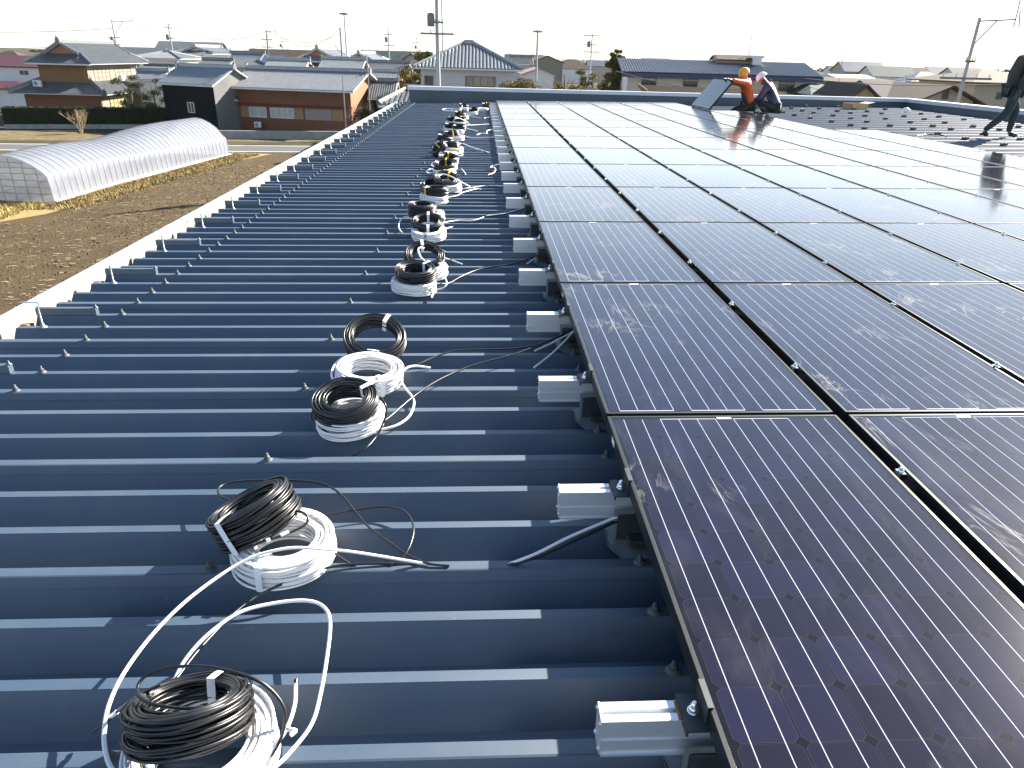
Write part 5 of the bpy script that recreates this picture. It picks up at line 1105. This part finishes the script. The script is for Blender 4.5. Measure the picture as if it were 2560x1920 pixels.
_, T['h'] = pole('tiny far pole just left of the big concrete pole', 1070.5, 330, 105, 0, .14, ((.95, 5),), False)
_, T['i'] = pole('thin far pole over the ridge of the hipped house', 1186, 300, 86, 0, .14, ((.93, 4),), False)
_, T['j'] = pole('pole with transformer above the bare grove', 1481, 118, 85, 0, .14, ((.98, 2.6), (.88, 1.8), (.80, 2.4)), .85)
_, T['k'] = pole('large concrete pole leaning right beyond the right parapet', 2450, 44, 44, 0, .14, ((.72, 3.2), (.80, .6)), False, bracket=2.2)
pole('thin metal pole standing before the red brown barn', 856, 83, 190, 0, .085, (), False, m=M_ZINC, name='metal_pole', cat='pole')
pole('thin metal pole at the right corner of the barn', 918, 86, 152, 0, .085, (), False, m=M_ZINC, name='metal_pole', cat='pole')
pole('slender antenna mast rising over the right houses', 2119, 80, 88, 0, .05, (), False, m=M_ZINC, name='antenna_mast', cat='mast')
r_, tt = pole('thin roof aerial standing on the long cream building', 1884, 76, 60, 0, .045, (), False, m=M_ZINC, base_z=Z(1878, 147, 76)-.8, name='aerial', cat='aerial')
s = MB(); hh = tt.z-(Z(1878, 147, 76)-.8); s.tube([(-.18, 0, hh), (-.2, 0, hh-1.3)], .02, 4); s.tube([(0, 0, hh), (-.18, 0, hh)], .02, 4); s.tube([(0, 0, hh-1.3), (-.2, 0, hh-1.3)], .02, 4); s.build('aerial_element', M_ZINC, r_)
r_, tt = pole('tall lamp mast with a flat ring head above the far roofs', 860, 180, 36, 0, .16, (), False, m=M_POLED, name='lamp_mast', cat='lamp mast')
s = MB(); hh = tt.z; s.lathe((0, 0, hh-.1), [(.2, 0), (1.1, .1), (1.1, .35), (.2, .45)], 12); s.build('lamp_head', M_POLED, r_)
s = MB(); 
def wire(a, b, sag, label):
    a, b = Vector(a), Vector(b); P = [a.lerp(b, t/14)-Vector((0, 0, sag*4*(t/14)*(1-t/14))) for t in range(15)]; s = MB(); s.tube(P, .036, 3)
    tag(s.build('power_line', mat('wire', (.05, .05, .06), .6)), label, 'power line', 'overhead power lines')
L_ = Vector((-110, 118, T['a'].z-.4))
wire(L_, T['a']-Vector((0, 0, 1.2)), 1.5, 'overhead wire running off to the left edge from the wide bracket pole')
wire(L_-Vector((0, 0, 2.5)), T['a']-Vector((0, 0, 3.4)), 1.5, 'lower overhead wire running off to the left edge')
wire(T['a']+Vector((3.4, 0, .4)), T['b'], 1.6, 'wire from the wide bracket to the leaning looking pole')
wire(T['a']-Vector((0, 0, 3.5)), T['b']-Vector((0, 0, 4)), 1.6, 'low wire between the two left poles')
wire(T['b'], T['c'], 2., 'wire from the leaning looking pole to the double crossarm pole')
wire(T['b']-Vector((0, 0, 2)), T['c']-Vector((0, 0, 2)), 2., 'second wire between transformer pole and double crossarm pole')
wire(T['b']-Vector((0, 0, 3.5)), T['c']-Vector((0, 0, 4)), 2., 'third and lowest wire reaching the double crossarm pole from the left')
wire(T['c']+Vector((1.5, 0, 0)), T['e'], 2.6, 'wire dipping from the double crossarm pole to the plain dark pole')
wire(T['c']-Vector((0, 0, 1.5)), T['f']-Vector((0, 0, 1.5)), 3.2, 'long sagging wire passing behind the plain dark pole')
wire(T['c']-Vector((0, 0, 3)), T['f']-Vector((0, 0, 4)), 2.2, 'low sagging wire under the long one')
wire(T['f']-Vector((0, 0, 2)), T['g'], 3., 'wire from the transformer pole to the distant pole')
wire(T['c'], T['e']-Vector((0, 0, .8)), 1.6, 'upper wire between the double crossarm pole and the plain dark pole')
wire((at(1540, 178, 70).x, 70, at(1540, 178, 70).z), at(2100, 235, 60), .8, 'dark low cable crossing in front of the long cream building')
wire((at(2010, 196, 70).x, 70, at(2010, 196, 70).z), at(2600, 206, 55), .4, 'dark cable crossing over the right houses')

# ------------------------------------------------------------------ people
def skin(name, pts, edges, rad, m, parent, sub=2):
    me = bpy.data.meshes.new(name); me.from_pydata([tuple(p) for p in pts], edges, [])
    o = bpy.data.objects.new(name, me); S.collection.objects.link(o)
    md = o.modifiers.new('skin', 'SKIN'); md.use_smooth_shade = True
    sv = me.skin_vertices[0].data
    for i, r in enumerate(rad): sv[i].radius = (r if isinstance(r, tuple) else (r, r)); sv[i].use_root = (i == 0)
    sb = o.modifiers.new('sub', 'SUBSURF'); sb.levels = sub; sb.render_levels = sub
    dg = bpy.context.evaluated_depsgraph_get(); me2 = bpy.data.meshes.new_from_object(o.evaluated_get(dg)); bpy.data.objects.remove(o)
    me2.name = name
    for p in me2.polygons: p.use_smooth = True
    me2.materials.clear(); me2.materials.append(m); return link(name, me2, parent)
M_SKIN = mat('skin', (.45, .24, .16), .55, var=.05)
def hand(parent, wrist, d, palm_n, m, name='glove'):
    """palm plus four curled fingers and a side thumb, one continuous mesh"""
    w = Vector(wrist); d = Vector(d).normalized(); n_ = Vector(palm_n).normalized(); sd = d.cross(n_).normalized()
    pts = [w, w+d*.045, w+d*.085]; ed = [(0, 1), (1, 2)]; rd_ = [.030, (.040, .024), (.038, .020)]
    for k, (o_, l) in enumerate(((-.030, .062), (-.010, .072), (.010, .068), (.029, .052))):
        a = len(pts); pts += [w+d*.09+sd*o_, w+d*(.09+l*.5)+sd*o_*1.1+n_*.010, w+d*(.09+l*.85)+sd*o_*1.1+n_*.034]; ed += [(2, a), (a, a+1), (a+1, a+2)]; rd_ += [.011, .0105, .009]
    a = len(pts); pts += [w+d*.04-sd*.045, w+d*.075-sd*.065+n_*.012]; ed += [(1, a), (a, a+1)]; rd_ += [.014, .011]
    return skin(name, pts, ed, rd_, m, parent, 1)
def person(label, loc, rz, J, jacket, trousers, helmet=None, gloves=M_BLACKC, bulk=1.25, sleeve=None, hood=False, belt=None, roofz=True, head=True):
    """J: joints in metres, person faces +Y locally, z up from the feet"""
    root = tag(empty('person', loc, rz), label, 'person', roof=True); V = {k: Vector(v) for k, v in J.items()}
    names = ['pel', 'waist', 'chest', 'neck', 'head', 'top', 'shL', 'elL', 'wrL', 'shR', 'elR', 'wrR', 'hipL', 'knL', 'anL', 'toL', 'hipR', 'knR', 'anR', 'toR', 'nose']
    V['nose'] = V['head']+V['face']*.095-Vector((0, 0, .01)); V['top'] = V['head']+(V['head']-V['neck']).normalized()*.07
    E_ = [('pel','waist'),('waist','chest'),('chest','neck'),('neck','head'),('head','top'),('head','nose'),('chest','shL'),('shL','elL'),('elL','wrL'),('chest','shR'),('shR','elR'),('elR','wrR'),('pel','hipL'),('hipL','knL'),('knL','anL'),('anL','toL'),('pel','hipR'),('hipR','knR'),('knR','anR'),('anR','toR')]
    R_ = dict(pel=(.12,.095), waist=(.13,.10), chest=(.15,.11), neck=.055, head=(.078,.090), top=(.065,.075), nose=.022, shL=.065, elL=.043, wrL=.030, shR=.065, elR=.043, wrR=.030, hipL=.075, knL=.058, anL=.028, toL=.024, hipR=.075, knR=.058, anR=.028, toR=.024)
    ix = {n: i for i, n in enumerate(names)}
    skin('body', [V[n] for n in names], [(ix[a], ix[b]) for a, b in E_], [R_[n] for n in names], M_SKIN, root)
    def sub(nm, ks, es, sc, m, add=.0):
        i2 = {n: i for i, n in enumerate(ks)}; return skin(nm, [V[n] for n in ks], [(i2[a], i2[b]) for a, b in es], [tuple(q*sc+add for q in R_[n]) if isinstance(R_[n], tuple) else R_[n]*sc+add for n in ks], m, root)
    V['collar'] = V['chest'].lerp(V['neck'], .75); R_['collar'] = .075; R_['shL'] = R_['shR'] = .07
    jk = sub('jacket', ['waist', 'pel', 'chest', 'collar', 'shL', 'elL', 'wrL', 'shR', 'elR', 'wrR'], [('pel','waist'),('waist','chest'),('chest','collar'),('chest','shL'),('shL','elL'),('elL','wrL'),('chest','shR'),('shR','elR'),('elR','wrR')], bulk, jacket, .014)
    sub('trousers', ['pel', 'hipL', 'knL', 'anL', 'hipR', 'knR', 'anR'], [('pel','hipL'),('hipL','knL'),('knL','anL'),('pel','hipR'),('hipR','knR'),('knR','anR')], 1.15, trousers, .018)
    bm_ = mat('boots', (.015, .015, .015), .5)
    for a, t in (('anL', 'toL'), ('anR', 'toR')): skin('boot', [V[a], V[a].lerp(V[t], .45)-Vector((0, 0, .015)), V[t]], [(0, 1), (1, 2)], [.055, .05, .042], bm_, root, 1)
    for s_, k in (('L', 'wrL'), ('R', 'wrR')):
        d = (V['wr'+s_]-V['el'+s_]).normalized(); g_ = J.get('grip'+s_, (0, 0, -1)); hand(root, V[k], J.get('hd'+s_, d), g_, gloves)
    if helmet:
        h = MB(); up = (V['head']-V['neck']).normalized(); f = V['face']; f = (f-up*f.dot(up)).normalized(); sd = f.cross(up); Mx = Matrix((sd, f, up)).transposed()
        h.lathe(tuple(V['head']+up*.02), [(.128, -.005), (.124, .03), (.112, .07), (.085, .105), (.045, .125), (.0, .13)], 18, M=Mx @ Matrix.Diagonal((1, 1.12, 1)))
        hm = h.build('helmet', helmet, root)
        h = MB(); h.prism([Mx @ Vector(p)+V['head']+up*.012 for p in ((-.10, .09, 0), (-.06, .175, -.01), (0, .195, -.012), (.06, .175, -.01), (.10, .09, 0))], up*.008); h.build('peak', helmet, hm)
        if head == 'ridged':
            h = MB()
            for q in (-.03, 0, .03): h.tube([Mx @ Vector((q, .115*cos(a), .122*sin(a)+.005))+V['head']+up*.018 for a in [pi*i/10 for i in range(11)]], .008, 5)
            h.build('helmet_ridge', helmet, hm)
            h = MB(); h.lathe(tuple(V['head']+up*.065+f*.125), [(.022, 0), (.022, .006), (.0, .007)], 8, M=Mx @ Matrix.Rotation(-pi/2, 3, 'X')); h.build('badge', mat('badge', (.12, .09, .02), .5), hm)
        s2 = MB()
        for k in (-1, 1): s2.tube([V['head']+sd*k*.105+up*.02, V['head']+sd*k*.085-up*.06+f*.01, V['head']-up*.115+f*.03], .007, 4)
        s2.build('chin_strap', M_BLACKC, hm)
    return root, jk, V
def two_tone(name, c1, c2, test):
    """jacket whose lower front panel is a second cloth: picks by the garment's own coordinates"""
    m = bpy.data.materials.new(name); m.use_nodes = True; n = m.node_tree; P = n.nodes['Principled BSDF']; P.inputs['Roughness'].default_value = .7
    return m
M_ORANGE = mat('orange_cloth', (.62, .10, .012), .65, var=.12, vscale=9, bump=.5, bscale=14); M_DGREY = mat('dark_grey_cloth', (.05, .05, .05), .75, var=.15, vscale=9, bump=.4, bscale=14)
M_NAVY = mat('purple_navy_cloth', (.045, .040, .085), .42, var=.2, vscale=9, bump=.6, bscale=16); M_OLIVE = mat('black_olive_cloth', (.022, .022, .018), .75, var=.2, vscale=8, bump=.4, bscale=14)
M_GT = mat('dark_green_cloth', (.014, .030, .028), .75, var=.2, vscale=8, bump=.4, bscale=14)
M_YHAT = mat('yellow_helmet', (.80, .36, .01), .3, var=.03); M_WHAT = mat('white_helmet', (.78, .80, .84), .3, var=.02); M_YG = mat('yellow_glove', (.75, .36, .02), .7, var=.1)
# worker in orange: kneels upright, both arms forward on the raised edge of the panel. local +Y = roof -X
pr_, jk, V = person('kneeling worker in orange and grey jacket and yellow helmet holding a raised panel', (6.20, 16.75, ZT), pi/2,
    dict(pel=(0, -.06, .31), waist=(0, .0, .47), chest=(0, .08, .72), neck=(-.01, .12, .88), head=(-.03, .16, 1.00), face=Vector((-.62, .76, -.15)),
         shL=(-.20, .12, .81), elL=(-.38, .34, .82), wrL=(-.50, .60, .87), shR=(.18, .10, .81), elR=(.12, .38, .80), wrR=(-.05, .60, .87),
         hipL=(-.10, -.06, .27), knL=(-.14, .34, .10), anL=(-.13, -.12, .07), toL=(-.13, -.26, .04), hipR=(.10, -.06, .27), knR=(.16, .34, .10), anR=(.14, -.12, .07), toR=(.14, -.26, .04), gripL=(0, .3, -1), gripR=(0, .3, -1)),
    M_ORANGE, M_OLIVE, M_YHAT, head='ridged')
# grey panels on the orange jacket
def panel_cloth(pts, r, m, parent, name): return skin(name, pts, [(i, i+1) for i in range(len(pts)-1)], r, m, parent, 1)
panel_cloth([V['pel']+Vector((-.055, .07, .02)), V['waist']+Vector((-.06, .07, 0)), V['chest']+Vector((-.075, .055, -.10))], [(.13, .10), (.12, .09), (.10, .075)], M_DGREY, pr_, 'side_panel')
panel_cloth([V['shL']+Vector((.0, .05, -.045)), V['elL']+Vector((0, -.02, -.035)), V['elL'].lerp(V['wrL'], .7)+Vector((0, 0, -.030))], [.055, .042, .033], M_DGREY, pr_, 'sleeve_panel')
# worker in navy: squats at the panel corner, bent forward, hands low in front
pr2, jk2, V2 = person('crouching worker in dark purple jacket and white helmet, with yellow gloves', (6.82, 16.75, ZT), radians(62),
    dict(pel=(0, -.14, .26), waist=(0, -.08, .42), chest=(0, .10, .66), neck=(0, .20, .80), head=(0, .29, .90), face=Vector((-.35, .85, -.45)),
         shL=(-.20, .12, .73), elL=(-.27, .26, .46), wrL=(-.20, .47, .34), shR=(.20, .12, .73), elR=(.28, .24, .46), wrR=(.16, .47, .34),
         hipL=(-.10, -.12, .24), knL=(-.20, .28, .38), anL=(-.17, .06, .09), toL=(-.18, .22, .04), hipR=(.10, -.12, .24), knR=(.20, .28, .36), anR=(.17, .06, .09), toR=(.18, .22, .04)),
    M_NAVY, M_OLIVE, M_WHAT, gloves=M_YG)
fur = MB(); rf_ = random.Random(4)
for k in range(500):
    a = rf_.uniform(0, 6.28); p = V2['neck']+Vector((.12*cos(a), .10*sin(a)-.02, .02+.04*sin(a*3))); q = [Vector((rf_.uniform(-1, 1), rf_.uniform(-1, 1), rf_.uniform(-1, 1)))*.03 for _ in range(3)]; fur.add([p+v for v in q], [(0, 1, 2)])
fur.build('fur_collar', mat('fur', (.16, .11, .05), .9, var=.4, vscale=30), pr2)
s = MB(); s.box(-.05, 0, 0, .05, .012, .03); ob = s.build('red_patch', mat('red_patch', (.6, .03, .03), .6), pr2); ob.location = V2['elL'].lerp(V2['shL'], .5)+Vector((-.07, .03, 0)); ob.rotation_euler = (.2, .2, 1.2)
s = MB(); s.box(-.22, .0, 0, .22, .20, .10, bev=.02); s.box(-.18, .03, .10, -.08, .10, .17); s.box(.0, .05, .10, .12, .12, .15); tb = s.build('tool_bag', M_OLIVE); tb.location = (6.42, 16.15, ZT+.004); tb.rotation_euler = (0, 0, .3); tag(tb, 'dark tool bag at the knees of the crouching worker', 'tool bag', roof=True)
h = MB(); h.tube([(-.2, .1, .1), (-.12, .1, .25), (.12, .1, .25), (.2, .1, .1)], .012, 5); h.build('bag_handle', M_DGREY, tb)
# walking worker cut by the right edge
person('standing worker in black jacket and dark green trousers at the right edge', (9.64, 12.10, ZT), radians(-98),
    dict(pel=(0, .04, .90), waist=(0, .06, 1.04), chest=(0, .14, 1.30), neck=(0, .24, 1.46), head=(0, .31, 1.58), face=Vector((0, 1, -.25)),
         shL=(-.21, .15, 1.39), elL=(-.27, .06, 1.11), wrL=(-.28, .13, .86), shR=(.21, .15, 1.39), elR=(.30, .06, 1.11), wrR=(.30, -.02, .86),
         hipL=(-.10, .04, .86), knL=(-.12, .24, .50), anL=(-.12, .22, .09), toL=(-.12, .40, .04), hipR=(.10, .04, .86), knR=(.12, -.02, .47), anR=(.12, -.36, .13), toR=(.12, -.26, .04)),
    M_OLIVE, M_GT, M_WHAT, bulk=1.45)

# ------------------------------------------------------------------ haze
HAZE = True
if HAZE:
    s = MB(); s.box(-1500, -60, -1, 1500, 900, 45); hz = tag(s.build('haze', None), kind='stuff')
    m = bpy.data.materials.new('haze'); m.use_nodes = True; n = m.node_tree; n.nodes.remove(n.nodes['Principled BSDF'])
    v = n.nodes.new('ShaderNodeVolumePrincipled'); v.inputs['Color'].default_value = (.92, .95, 1, 1); v.inputs['Density'].default_value = .00003; v.inputs['Anisotropy'].default_value = 0
    n.links.new(v.outputs[0], n.nodes['Material Output'].inputs['Volume']); hz.data.materials.clear(); hz.data.materials.append(m)

# ------------------------------------------------------------------ put everything on the tilted roof
bpy.context.view_layer.update()
for o in ROOF:
    o.matrix_world = RMAT @ Matrix.LocRotScale(o.location, o.rotation_euler, o.scale)
bpy.context.view_layer.update()
